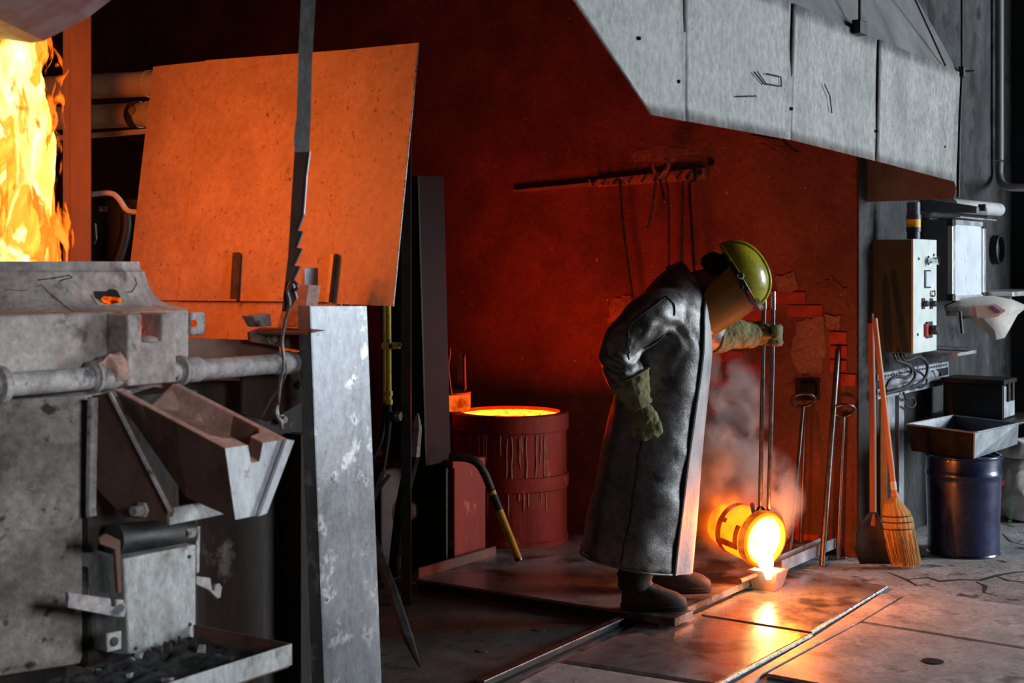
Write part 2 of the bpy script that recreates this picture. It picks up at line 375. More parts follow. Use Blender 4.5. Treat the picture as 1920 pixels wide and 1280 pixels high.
# bricks laid bare where the plaster has come away
bl, bh = 0.205, 0.062
brick_me = MB().box((0, 0, 0), UV * bl / 2, VV * 0.02, ZV * bh / 2).mesh('brick')
half_me = MB().box((0, 0, 0), UV * bl / 4.4, VV * 0.02, ZV * bh / 2).mesh('half_brick')
for me in (brick_me, half_me): me.materials.append(M['brick'])
def brick(px, py, proud, half=False):
    p = PV(px, py, VW)
    o = bpy.data.objects.new('brick', half_me if half else brick_me); COL.objects.link(o)
    o.parent = wall_back
    o.location = p - VV * (proud - 0.02) - BASE[wall_back]
    o.rotation_euler = (random.uniform(-0.03, 0.03), 0, random.uniform(-0.02, 0.02))
    return o
random.seed(3)
def brick_field(x0, x1, y0, y1, keep, halves=False):
    k = 0; y = y0
    while y <= y1:
        x = x0 + (k % 2) * 32
        while x <= x1:
            if random.random() < keep: brick(x, y, random.uniform(0.004, 0.013), halves and random.random() < 0.5)
            x += 62
        y += 25; k += 1
brick_field(1362, 1420, 668, 800, 0.8)
brick_field(1478, 1510, 558, 590, 0.9)
brick_field(1420, 1425, 590, 600, 1.0)
for x, y in ((1573, 633), (1574, 659), (1573, 686), (1590, 712)): brick(x, y, 0.012, True)
brick_field(1470, 1590, 985, 1030, 0.55)
brick_field(1560, 1592, 952, 1000, 0.5, True)
# rough plaster remains standing proud of the wall
def patch(pts, th, mat, seed, name='plaster_patch', sub=5):
    random.seed(seed); q = []
    n = len(pts)
    for i in range(n):
        a = Vector((*pts[i], 0)); b = Vector((*pts[(i + 1) % n], 0))
        for k in range(sub):
            p = a.lerp(b, k / sub); q.append((p.x + random.uniform(-3, 3), p.y + random.uniform(-3, 3)))
    mb = MB(); base = [PV(x, y, VW + 0.01) for x, y in q]
    c = sum(base, Vector()) / len(base)
    mid = [p - VV * (0.01 + th * random.uniform(0.7, 1.0)) + (c - p) * 0.05 for p in base]
    top = [c + (p - c) * 0.45 - VV * (0.01 + th * random.uniform(0.8, 1.3)) for p in base]
    mb.rings([base, mid, top])
    return obj(name, mb, mat, wall_back)
patch([(1148, 560), (1178, 553), (1205, 566), (1200, 600), (1160, 612), (1142, 600)], 0.012, 'plaster_light', 1)
patch([(1452, 520), (1492, 508), (1500, 545), (1462, 552)], 0.010, 'plaster_light', 2)
patch([(1495, 600), (1545, 590), (1552, 660), (1540, 700), (1500, 705), (1480, 660)], 0.009, 'plaster_light', 3)
patch([(1548, 590), (1580, 592), (1576, 617), (1550, 618)], 0.012, 'plaster_light', 4)
patch([(1530, 530), (1560, 520), (1590, 540), (1592, 575), (1540, 575)], 0.008, 'plaster', 5)
patch([(1180, 288), (1240, 270), (1300, 282), (1325, 300), (1260, 303), (1190, 305)], 0.005, 'plaster_light', 6)
patch([(1410, 255), (1470, 262), (1500, 290), (1470, 297), (1425, 280)], 0.010, 'plaster', 7)
patch([(1470, 720), (1540, 700), (1555, 745), (1548, 770), (1480, 772)], 0.006, 'plaster', 8)
# crack lines in the concrete
def crack(pts, w, z, parent, mat='crack'):
    P = [PZ(x, y, z) for x, y in pts]; mb = MB(); L = []; R = []
    for i, p in enumerate(P):
        a = P[max(0, i - 1)]; b = P[min(len(P) - 1, i + 1)]; t = (b - a).normalized(); s = Vector((-t.y, t.x, 0))
        ww = w * random.uniform(0.4, 1.3) * (0.3 if i in (0, len(P) - 1) else 1)
        L.append(p + s * ww); R.append(p - s * ww)
    mb.prism(L + R[::-1], -ZV * 0.004)
    return obj('crack', mb, mat, parent)
random.seed(11)
crack([(1700, 1086), (1740, 1082), (1762, 1089), (1800, 1086), (1838, 1087), (1870, 1078), (1905, 1072), (1940, 1070)], 0.014, 0.0015, floor)
crack([(1830, 1090), (1848, 1098), (1845, 1110), (1870, 1116)], 0.010, 0.0015, floor)
crack([(1870, 1080), (1890, 1088), (1925, 1090)], 0.010, 0.0015, floor)
crack([(1665, 1072), (1700, 1086), (1720, 1098)], 0.008, 0.0015, floor)
crack([(1880, 1000), (1895, 1015), (1925, 1022)], 0.006, 0.0015, floor)

# ------------------------------------------------------------------ raised steel platform and floor plates
KU, KV, KZ = -2.86, 5.38, 0.06
def uvpoly(pts, z): return [W(u, v, z) for u, v in pts]
plat = thing('work_platform', 'low raised steel platform that the worker stands on', 'platform', W(-3.5, 6.2, 0))
obj('top_plate', MB().prism(uvpoly([(KU, KV), (KU, VW - .003), (-5.3, VW - .003), (-5.3, 6.06), (-4.18, 6.06), (-4.18, KV)], KZ), -ZV * 0.012), 'floor_steel_smooth', plat)
obj('front_fascia', MB().uvbox(-4.18, -3.02, KV + 0.01, KV + 0.03, 0.006, KZ - 0.012), 'black_iron', plat)
obj('side_fascia', MB().uvbox(KU - 0.03, KU - 0.01, KV, 6.1, 0.0, KZ - 0.012), 'black_iron', plat)
obj('back_fascia', MB().uvbox(-5.3, -4.18, 6.07, 6.09, 0.0, KZ - 0.012), 'black_iron', plat)
obj('corner_plate', MB().uvbox(-3.02, KU + 0.07, KV - 0.012, KV + 0.16, KZ - 0.03, KZ + 0.004), 'floor_steel_smooth', plat, bevel=0.002)
obj('edge_strip', MB().uvbox(KU, KU + 0.014, KV + 0.16, 6.35, KZ - 0.03, KZ), 'floor_steel_smooth', plat)
obj('raised_lip', MB().uvbox(-4.195, -4.18, KV + 0.02, 6.05, 0.0, KZ + 0.045), 'rust', plat)
ang = thing('steel_channel', 'loose grey steel channel lying on the platform edge behind the crucible', 'steel channel', PZ(1500, 1050, KZ))
p0 = PZ(1466, 1071, KZ); L = 0.70
mbc = MB()
mbc.box(p0 + VV * L / 2 + ZV * 0.003 - UV * 0.03, UV * 0.035, VV * L / 2, ZV * 0.003)
obj('web', mbc, 'tray_steel', ang)
obj('flange', MB().box(p0 + VV * L / 2 + ZV * 0.028, UV * 0.003, VV * L / 2, ZV * 0.026), 'tray_steel', ang)
obj('flange', MB().box(p0 + VV * L / 2 + ZV * 0.028 - UV * 0.06, UV * 0.003, VV * L / 2, ZV * 0.026), 'tray_steel', ang)

def plate(label, pts, z, mat, edge=None, th=0.016):
    root_p = PZ(sum(p[0] for p in pts) / len(pts), sum(p[1] for p in pts) / len(pts), 0.0)
    t = thing('floor_plate', label, 'floor plate', root_p, 'steel plates laid on the floor')
    obj('sheet', polyZ(pts, z, th), mat, t, bevel=0.002)
    for (a, b) in edge or []:
        A = PZ(*a, z); B = PZ(*b, z); d = (B - A).normalized(); s = Vector((d.y, -d.x, 0))
        if s.dot(UV) < 0: s = -s
        obj('cut_edge', MB().box((A + B) / 2 - ZV * 0.007 + s * 0.004, d * ((B - A).length / 2), s * 0.006, ZV * 0.007), 'bright_cut', t, bevel=0.003)
    return t
plate('grey steel floor plate under the ingot mold, lit orange', [(1315, 1151), (1517, 1183), (1659, 1097), (1482, 1069)], 0.020, 'floor_steel_smooth', [((1519, 1183), (1661, 1097))])
plate('dark-stained steel floor plate in front of the boots with a bright cut edge', [(1060, 1237), (1341, 1280), (1517, 1187), (1309, 1154), (1196, 1170)], 0.018, 'floor_steel_smooth', [((1520, 1187), (1343, 1281))])
plate('steel floor plate beside the long rail, partly under the dark-stained one', [(975, 1278), (1045, 1242), (1335, 1287), (1250, 1345), (860, 1345)], 0.016, 'floor_steel')
plate('pale dusty steel floor plate nearest the broom and cracked concrete', [(1618, 1164), (1708, 1110), (2060, 1152), (2040, 1232)], 0.017, 'floor_steel')
plate('big dusty steel floor plate with a round hole cover', [(1438, 1262), (1613, 1167), (2040, 1236), (2040, 1400), (1700, 1310)], 0.017, 'floor_steel')
plate('narrow steel strip between the big floor plates', [(1365, 1286), (1525, 1194), (1652, 1112), (1690, 1116), (1606, 1167), (1430, 1262), (1400, 1290)], 0.010, 'floor_steel')
hc = thing('hole_cover', 'small dark round cover set in the big floor plate', 'cover', PZ(1749, 1240, 0.017))
obj('cover_disc', MB().lathe(PZ(1749, 1240, 0.017), [(0.042, 0), (0.042, 0.003), (0.038, 0.004)], n=28), 'black_iron', hc)
for x, y, lb in ((1012, 1181, 'flat round metal plug in the slab beside the long rail'), (905, 1220, 'flat round metal plug in the slab beside the pointed pry bar')):
    tag(obj('floor_plug', MB().lathe(PZ(x, y, 0.006), [(0.024, 0), (0.024, 0.003), (0.018, 0.004)], n=20), 'slab'),
        lb, 'floor plug', 'plugs in the slab')
rail = thing('floor_rail', 'long dark steel rail between the slab and the floor plates', 'rail', PZ(1045, 1225, 0))
a, b = PZ(900, 1297, 0.0), PZ(1172, 1172, 0.0); d = (b - a)
mbr = MB(); s = Vector((d.y, -d.x, 0)).normalized()
obj('base_flange', MB().box((a + b) / 2 + ZV * 0.010, d / 2, s * 0.035, ZV * 0.004), 'black_iron', rail)
obj('web', MB().box((a + b) / 2 + ZV * 0.024, d / 2, s * 0.008, ZV * 0.010), 'black_iron', rail)
obj('head', MB().box((a + b) / 2 + ZV * 0.038, d / 2, s * 0.018, ZV * 0.005), 'tool_steel', rail, bevel=0.002)
random.seed(21)

# ------------------------------------------------------------------ extraction hood
hood = thing('extraction_hood', 'big grey sheet-metal extraction hood hanging over the casting place', 'hood', W(UH, 6.0, 1.9))
def gridU(c, u, fn, nx=16, ny=10):
    mb = MB(); rs = []
    for j in range(ny + 1):
        t = j / ny; row = []
        for i in range(nx + 1):
            s_ = i / nx
            x = (c[0][0] * (1 - s_) + c[1][0] * s_) * (1 - t) + (c[3][0] * (1 - s_) + c[2][0] * s_) * t
            y = (c[0][1] * (1 - s_) + c[1][1] * s_) * (1 - t) + (c[3][1] * (1 - s_) + c[2][1] * s_) * t
            row.append(PU(x, y, u + fn(s_, t)))
        rs.append(row)
    return mb.rings(rs, cap=False, close=False)
def wav(seed, amp): return lambda s_, t: amp * noise.noise((s_ * 2.2 + seed, t * 2.0, seed * 1.7))
panels = [([(1000, -110), (1285, -84), (1284, 227), (1220, 215)], lambda s_, t: 0.004 + wav(1, .006)(s_, t)),
          ([(1281, -84), (1491, 8), (1481, 262), (1281, 226)], lambda s_, t: wav(2, .008)(s_, t) + 0.05 * max(0, 0.13 - s_) * max(0, .75 - t) * 2),
          ([(1487, 6), (1651, 76), (1646, 303), (1478, 261)], lambda s_, t: -0.004 + 0.022 * max(0, 0.26 - s_) * (1.1 - t) * 2.0 + wav(3, .006)(s_, t)),
          ([(1648, 74), (1803, 137), (1791, 341), (1643, 302)], lambda s_, t: 0.004 + wav(4, .006)(s_, t) + 0.02 * max(0, s_ - .9))]
for c, fn in panels:
    obj('side_panel', gridU(c, UH, fn), 'hood_sheet', hood, smooth=True, solid=0.004)
obj('corner_panel', polyU([(1790, 341), (1803, 137), (1798, 372)], UH + 0.004, 0.004), 'hood_sheet', hood)
# end plate towards the wall, lower lip
V_end = PU(1800, 200, UH).dot(VV)
zt = PU(1803, 137, UH).z
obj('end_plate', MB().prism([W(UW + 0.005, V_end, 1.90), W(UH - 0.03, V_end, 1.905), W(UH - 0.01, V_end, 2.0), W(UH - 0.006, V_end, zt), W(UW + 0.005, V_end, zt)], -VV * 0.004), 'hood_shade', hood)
# upper part sloping in towards the chimney
A = PU(1470, 1, UH); B = PU(1800, 135, UH); up = -UV * 0.62 + ZV * 1.05
mbs = MB(); V0 = PU(1000, -110, UH)
mbs.prism([W(UH - 0.006, V0.dot(VV), B.z), W(UH - 0.006, V_end, B.z), W(UH - 0.55, V_end - 0.75, B.z + 1.3), W(UH - 0.55, V0.dot(VV), B.z + 1.3)], -UV * 0.004)
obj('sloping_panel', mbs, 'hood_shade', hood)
# hangers
c0 = PU(1612, 52, UH + 0.02)
obj('hanger_clamp', MB().box(c0, UV * 0.02, VV * 0.045, ZV * 0.03), 'black_iron', hood, bevel=0.004)
obj('hanger_rod', MB().tube([c0 + ZV * 0.02, Vector((c0.x, c0.y, 5.19))], 0.007, 8), 'black_iron', hood)
c1 = PU(1804, 135, UH + 0.015)
obj('hanger_clamp', MB().box(c1, UV * 0.015, VV * 0.02, ZV * 0.028), 'black_iron', hood, bevel=0.003)
obj('hanger_rod', MB().tube([c1, Vector((c1.x, c1.y, 5.19))], 0.008, 8), 'black_iron', hood)
obj('clamp_bolt', MB().tube([c1 + ZV * 0.005, c1 + ZV * 0.005 + Vector((0.06, 0, 0))], 0.006, 8), 'tool_steel', hood)
obj('edge_rod', MB().tube([c1, PU(1799, 250, UH + 0.012), PU(1797, 370, UH + 0.012)], 0.008, 8), 'black_iron', hood)
obj('diagonal_stay', MB().tube([PU(1773, 122, UH + 0.01), PU(1690, -60, UH - 0.05)], 0.007, 8), 'black_iron', hood)
for x, y in ((1196, 72), (1270, 153), (1482, 204), (1642, 246), (1769, 275)):
    obj('rivet', MB().lathe(PU(x, y, UH + 0.002), [(0.0065, 0), (0.0065, 0.008), (0.003, 0.012)], UV, n=12), 'black_iron', hood)
# pencil-like scratches
for q in (([(1415, 135), (1435, 159)]), ([(1420, 134), (1437, 157)]), ([(1438, 138), (1464, 144), (1465, 162), (1437, 157)]), ([(1546, 157), (1556, 180), (1560, 212)]), ([(1382, 181), (1418, 180)])):
    obj('scratch', MB().tube([PU(x, y, UH + 0.008) for x, y in q], 0.0025, 5), 'black_iron', hood)

# ------------------------------------------------------------------ tilting melting furnace
US = -3.0                                       # plane of the tilting shaft
fur = thing('tilting_furnace', 'big dusty tilting melting furnace with a flaming mouth and pouring trough', 'furnace', (-1.5, 4.15, 0))
FC = Vector((-1.42, 4.2, 0))
foot = [(-2.3, 3.05), (-1.30, 3.62), (-1.119, 3.74), (-1.045, 3.86), (-1.03, 4.9), (-2.4, 4.9)]
obj('shell', MB().prism([Vector((x, y, 0.50)) for x, y in foot], ZV * 0.72), 'shell_steel', fur, bevel=0.03)
obj('pedestal', MB().prism([Vector((x * 0.98 - 0.12, y + 0.14, 0.0)) for x, y in foot], ZV * 0.5), 'dark_rust', fur)
zr0, zr1 = PU(100, 716, -3.05).z, PU(100, 588, -3.05).z
vl = PU(-160, 600, -3.05).dot(VV); vr = PU(356, 600, -3.05).dot(VV)
obj('rim_block', MB().uvbox(-3.75, -3.05, vl, vr, zr0, zr1), 'refractory', fur, bevel=0.012)
# flared collar with an octagonal, worn outline
prof = [(0.45, zr1 - 0.005), (0.405, zr1 + 0.006), (0.372, zr1 + 0.018), (0.350, zr1 + 0.04), (0.333, zr1 + 0.075), (0.326, zr1 + 0.10), (0.325, 1.535), (0.318, 1.538), (0.312, 1.545), (0.31, 1.565), (0.24, 1.565), (0.235, 1.45)]
mbk = MB(); rs = []
random.seed(5)
for r, h in prof:
    rs.append([FC + Vector((0, 0, h)) + (r * (1 + 0.02 * noise.noise((math.cos(k / 40 * 2 * PI) * 2, math.sin(k / 40 * 2 * PI) * 2, h * 6)))) * Vector((math.cos(k / 40 * 2 * PI), math.sin(k / 40 * 2 * PI), 0)) for k in range(40)])
mbk.rings(rs, cap=False)
mbk.rings([[p for p in rs[-1]], [FC + Vector((0, 0, 1.44)) + 0.02 * Vector((math.cos(k / 40 * 2 * PI), math.sin(k / 40 * 2 * PI), 0)) for k in range(40)]], cap=False)
obj('mouth_collar', mbk, 'refractory', fur, smooth=2)
# tap hole with glowing core and burnt rim
kb = BVHTree.FromPolygons([Vector(p) for p in mbk.v], mbk.f)
d_ = (PY(203, 561, 1.0) - Vector((0, 0, EYE))).normalized()
th, nrm, _i, _d = kb.ray_cast(Vector((0, 0, EYE)), d_)
if nrm.dot(d_) > 0: nrm = -nrm
sd = nrm.cross(ZV).normalized(); tv_ = sd.cross(nrm).normalized()
if tv_.z < 0: tv_ = -tv_
def blob(rad, off, sx, sz, cen, seed):
    ring_ = [cen + nrm * off + (sd * math.cos(k / 26 * 2 * PI) * sx + tv_ * math.sin(k / 26 * 2 * PI) * sz) * rad * (1 + .35 * noise.noise((math.cos(k / 26 * 2 * PI) * 1.5 + seed, math.sin(k / 26 * 2 * PI) * 1.5, seed))) for k in range(26)]
    return MB().prism(ring_, -nrm * 0.02)
obj('tap_hole_stain', blob(0.062, 0.0025, 1.0, 0.95, th + tv_ * 0.022, 3.0), 'tap_stain', fur)
obj('tap_hole_soot', blob(0.040, 0.005, 1.05, 0.75, th + tv_ * 0.012, 7.0), 'black_iron', fur)
obj('tap_hole_glow', blob(0.026, 0.0075, 1.15, 0.5, th - tv_ * 0.008, 11.0), 'tap_hot', fur)
def collar_crack(pts, r=0.0012):
    q = []
    for x, y in pts:
        dd = (PY(x, y, 1.0) - Vector((0, 0, EYE))).normalized()
        h_, n__, _a, _b = kb.ray_cast(Vector((0, 0, EYE)), dd)
        if h_ is not None: q.append(h_)
    if len(q) > 1: obj('collar_crack', MB().tube(q, r, 5), 'crack', fur)
collar_crack([(10, 543), (45, 545), (78, 534), (92, 548), (108, 562), (128, 578), (140, 586)])
collar_crack([(70, 525), (95, 522), (130, 516), (136, 520), (112, 526)], 0.0018)
collar_crack([(252, 520), (256, 532), (248, 546), (238, 548)], 0.0018)
# spout block with the notch
v1 = PU(200, 640, -3.05).dot(VV); v2 = PU(331, 650, -2.966).dot(VV)
zsb = PU(242, 724, -2.966).z; zst = PU(242, 589, -2.966).z
n1, n2 = PU(266, 620, -2.966).dot(VV), PU(303, 620, -2.966).dot(VV); zn = PU(285, 640, -2.966).z
mbp = MB()
sec = [(v1, zsb), (v2, zsb), (v2, zst), (n2, zst), (n2, zn), (n1, zn), (n1, zst), (v1, zst)]
mbp.prism([W(-2.966, v_, z_) for v_, z_ in sec], -UV * 0.12)
obj('spout_block', mbp, 'refractory', fur, bevel=0.006)
obj('notch_lining', MB().uvbox(-3.06, -3.045, n1 + .001, n2 - .001, zn, zst - 0.005), 'notch_hot', fur)
mbn = MB(); mbn.ball(W(-2.985, (n1 + n2) / 2, zn + 0.004), UV * 0.03, VV * (n2 - n1) * 0.42, ZV * 0.012)
obj('slag_lump', mbn, 'refractory', fur, smooth=True)
# eye lug
lug = MB(); c = PU(368, 606, -3.15)
lug.uvbox(-3.16, -3.14, c.dot(VV) - 0.03, c.dot(VV) + 0.03, c.z - 0.035, c.z + 0.035)
lg = obj('lifting_lug', lug, 'dusty_steel', fur, bevel=0.008)
obj('lug_hole', MB().lathe(PU(363, 606, -3.139), [(0.011, 0), (0.011, 0.003), (0.008, 0.004)], UV, n=16), 'band_hot', lg)
# tilting shaft and collars
sh0, sh1 = PU(-60, 727, US), PU(552, 679, US)
obj('tilting_shaft', MB().tube([sh0, sh1], 0.030, 24), 'dusty_steel', fur, smooth=2)
for x, y, r, w in ((-2, 722, 0.048, 0.012), (176, 706, 0.043, 0.007), (192, 705, 0.036, 0.045), (338, 694, 0.042, 0.008), (356, 693, 0.036, 0.035), (531, 680, 0.036, 0.03)):
    p = PU(x, y, US)
    obj('shaft_collar', MB().lathe(p - VV * w, [(r * .9, 0), (r, w * .2), (r, w * 1.8), (r * .9, w * 2)], VV, n=28), 'dusty_steel', fur, smooth=2)
mbg = MB(); mbg.ball(PU(208, 690, -2.99), UV * 0.035, VV * 0.055, ZV * 0.036)
gm = fuse(mbg, 0.008, 2)
for v_ in gm.vertices: v_.co += 0.022 * noise.noise_vector(v_.co * 24) + 0.008 * noise.noise_vector(v_.co * 60)
link('dust_lump', shift(gm, BASE[fur]), 'refractory_pink', fur, BASE[fur], True)
# side brackets of the trough
def plateV(pts, v_, th, mat, name, **k): return obj(name, polyV(pts, v_, th), mat, fur, **k)
plateV([(172, 742), (206, 735), (321, 958), (316, 979), (232, 968), (166, 900)], 2.475, 0.010, 'rust', 'bracket_plate')
obj('bracket_edge', MB().tube([PV(206, 737, 2.474), PV(320, 960, 2.474)], 0.006, 6), 'dusty_steel', fur)
obj('bracket_rib', MB().tube([PV(174, 745, 2.46), PV(170, 955, 2.46), PV(172, 968, 2.46)], 0.014, 8), 'dusty_steel', fur)
bolt('bracket_bolt', PV(269, 955, 2.475), -VV, 0.014, 0.035, 'dusty_steel', fur)
ca, cb = PV(318, 968, 2.475), None
cu = ca.dot(UV)
obj('cross_bar', MB().uvbox(cu - 0.012, cu, 2.475, 2.70, ca.z - 0.022, ca.z + 0.02), 'box_steel', fur, bevel=0.002)
plateV([(330, 800), (420, 812), (425, 952), (336, 960)], 2.70, 0.010, 'rust', 'bracket_plate')
# pouring trough
def trough():
    zt0, zt1 = 1.229, 1.103
    mb = MB(); rs = []
    def stn(u, zt_, zb, li, ri, dep, vb0, vb1, vo0=2.51, vo1=2.737):
        return [W(u, vo0, zt_), W(u, li, zt_), W(u, li + 0.012, zt_ - dep), W(u, ri - 0.012, zt_ - dep), W(u, ri, zt_), W(u, vo1, zt_), W(u, vb1, zb), W(u, vb0, zb)]
    us = [-2.95, -2.84, -2.72, -2.63, -2.600, -2.590, -2.545]
    for u in us:
        t = (u + 2.95) / (2.95 - 2.545); zt_ = zt0 + (zt1 - zt0) * t
        zb = 1.17 + (0.96 - 1.17) * min(1, (u + 2.95) / 0.23) if u < -2.72 else 0.96 + (0.922 - 0.96) * (u + 2.72) / 0.175
        li, ri, dep = (2.537, 2.712, 0.055) if u < -2.61 else (2.588, 2.642, 0.046)
        if u == -2.600: li, ri, dep = 2.56, 2.685, 0.05
        rs.append(stn(u, zt_, zb, li, ri, dep, 2.545, 2.625))
    mb.rings(rs, cap=False)
    # front and rear caps as fans
    for r, flip in ((rs[0], False), (rs[-1], True)):
        mb.add(r, [[0, 1, 2, 7], [2, 3, 6, 7], [3, 4, 5, 6]])
    return mb
tro = trough()
to = obj('pouring_trough', tro, 'refractory_pink', fur, bevel=0.004)
to.data.materials.append(M['white_steel']); to.data.materials.append(M['rust'])
for p in to.data.polygons:
    n_ = p.normal
    if abs(n_.dot(UV)) > 0.8 and (p.center + BASE[fur]).dot(UV) > -2.57: p.material_index = 1
    elif abs(n_.dot(VV)) > 0.5 and (p.center + BASE[fur]).z < 1.12 and n_.dot(VV) < 0: p.material_index = 2
obj('trough_front_strap', MB().prism([W(-2.540, 2.712, 1.106), W(-2.540, 2.742, 1.10), W(-2.540, 2.64, 0.925), W(-2.540, 2.612, 0.922)], UV * 0.012), 'white_steel', to, bevel=0.002)
# dark housing plates below and behind
obj('rear_plate', MB().uvbox(-3.22, -3.20, PU(330, 900, -3.2).dot(VV), PU(494, 900, -3.2).dot(VV), 0.0, 1.2), 'dark_rust', fur)
obj('rear_plate', MB().uvbox(-3.27, -3.25, PU(488, 900, -3.25).dot(VV), PU(612, 900, -3.25).dot(VV), 0.0, 1.25), 'dark_rust', fur)
obj('plate_rib', MB().uvbox(-3.25, -3.18, PU(556, 900, -3.2).dot(VV), PU(575, 900, -3.2).dot(VV), 0.0, 1.0), 'dark_rust', fur)
# bearing bracket at the end of the shaft
obj('bearing_plate', polyU([(352, 633), (505, 638), (524, 650), (532, 700), (528, 715), (352, 712)], -3.10, 0.012), 'rust', fur, bevel=0.003)
obj('bearing_plate', polyU([(455, 706), (588, 694), (590, 740), (505, 790), (455, 775)], -3.09, 0.012), 'dark_rust', fur, bevel=0.002)
obj('angle_iron', polyU([(468, 622), (582, 620), (582, 660), (470, 640)], -3.04, 0.010), 'rust', fur)
obj('angle_iron_flange', polyZ([(468, 621), (490, 613), (578, 616), (576, 623)], PU(468, 622, -3.04).z, 0.008), 'rust', fur)
for x, y, u_ in ((507, 634, -3.04), (569, 643, -3.04), (564, 720, -3.09), (527, 786, -3.24)):
    bolt('bracket_bolt', PU(x, y, u_), UV, 0.012, 0.02, 'dusty_steel', fur)
obj('wedge_spike', polyU([(584, 616), (612, 619), (584, 624)], -2.915, 0.012), 'rust', fur)
obj('wedge_spike', MB().prism([PU(586, 732, -3.03), PU(608, 737, -3.03), PU(588, 742, -3.03)], -UV * 0.02), 'tool_steel', fur)
# lower discharge box with hooks
bx = [(231, 1047), (368, 1020), (368, 1206), (241, 1232)]
UB = -2.86
bo = obj('discharge_box', polyU(bx, UB, 0.20), 'box_steel', fur, bevel=0.006)
for x, y in ((355, 1043), (356, 1170), (335, 1195), (254, 1215)):
    obj('screw', MB().lathe(PU(x, y, UB), [(0.005, 0), (0.005, 0.003), (0.003, 0.004)], UV, n=10), 'black_iron', bo)
obj('box_lid_roller', MB().tube([PU(212, 1012, -2.93), PU(352, 998, -2.93)], 0.042, 20), 'black_iron', fur, smooth=2)
obj('roller_pin', MB().tube([PU(345, 1000, -2.9), PU(360, 998, -2.9)], 0.016, 14), 'dusty_steel', fur)
for pts, u_ in (([(186, 1008), (200, 1000), (226, 1013), (228, 1110), (222, 1112), (216, 1030), (188, 1020)], -2.845),
                ([(358, 988), (376, 986), (374, 1072), (369, 1075), (368, 1000), (358, 998)], -2.90),
                ([(128, 1110), (208, 1122), (209, 1136), (216, 1138), (219, 1124), (232, 1124), (237, 1138), (234, 1156), (222, 1157), (128, 1139)], -2.84),
                ([(368, 1080), (395, 1083), (398, 1106), (402, 1108), (404, 1096), (412, 1093), (417, 1100), (414, 1120), (408, 1122), (392, 1106), (368, 1095)], -2.90)):
    obj('hook_arm', polyU(pts, u_, 0.012), 'dusty_steel' if u_ != -2.845 else 'rust', fur, bevel=0.002)
lp = obj('eyelet_plate', polyU([(200, 1188), (228, 1182), (228, 1216), (201, 1223)], -2.85, 0.010), 'box_steel', fur, bevel=0.002)
obj('eyelet', MB().lathe(PU(214, 1202, -2.849), [(0.012, 0), (0.012, 0.003), (0.008, 0.004)], UV, n=16), 'black_iron', lp)
obj('box_back', MB().uvbox(-3.3, -3.0, PU(165, 1100, -3.0).dot(VV), PU(370, 1100, -3.0).dot(VV), 0.5, 1.2), 'dark_rust', fur)

# slag tray with ash
zt_ = PU(548, 1206, -2.50).z
tu, tv = -2.50, PU(548, 1210, -2.50).dot(VV)
tr = thing('slag_tray', 'shallow grey steel tray full of ash below the furnace box', 'tray', W(-2.75, 2.4, 0.0))
obj('front_wall', MB().uvbox(tu - 0.006, tu, tv - 1.2, tv, zt_ - 0.055, zt_), 'box_steel', tr, bevel=0.002)
obj('end_wall', MB().uvbox(tu - 0.352, tu - 0.006, tv - 0.006, tv, zt_ - 0.055, zt_), 'rust', tr)
obj('tray_floor', MB().uvbox(tu - 0.352, tu - 0.006, tv - 1.2, tv - 0.006, zt_ - 0.06, zt_ - 0.050), 'rust', tr)
obj('tray_stand', MB().uvbox(tu - 0.34, tu - 0.06, tv - 1.1, tv - 0.10, 0.0, zt_ - 0.06), 'dark_rust', tr)
random.seed(9)
mba = MB(); rs = []
for j in range(25):
    rs.append([W(tu - 0.348 + 0.333 * j / 24, tv - 1.19 + 1.175 * i / 60, zt_ - 0.05 + 0.02 + 0.022 * noise.noise((i * .35, j * .4, 2)) + 0.012 * noise.noise((i * 1.3, j * 1.1, 5)) - (0.012 if j in (0, 24) or i in (0, 60) else 0)) for i in range(61)])
mba.rings(rs, cap=False, close=False)
ash = obj('ash', mba, 'ash', tr, smooth=True); ash['kind'] = 'stuff'
for i in range(26):
    x, y = random.uniform(tu - 0.32, tu - 0.05), random.uniform(tv - 0.55, tv - 0.05)
    s_ = random.uniform(0.005, 0.014)
    tag(obj('slag_piece', hexa(W(x, y, zt_ - 0.032 + s_), s_ * 0.4, (s_, s_ * random.uniform(.6, 1.3), s_ * .7), i), 'dusty_steel' if i % 3 == 0 else 'dark_rust'),
        'small lump of slag lying in the ash tray', 'slag', 'slag lumps in the ash tray')

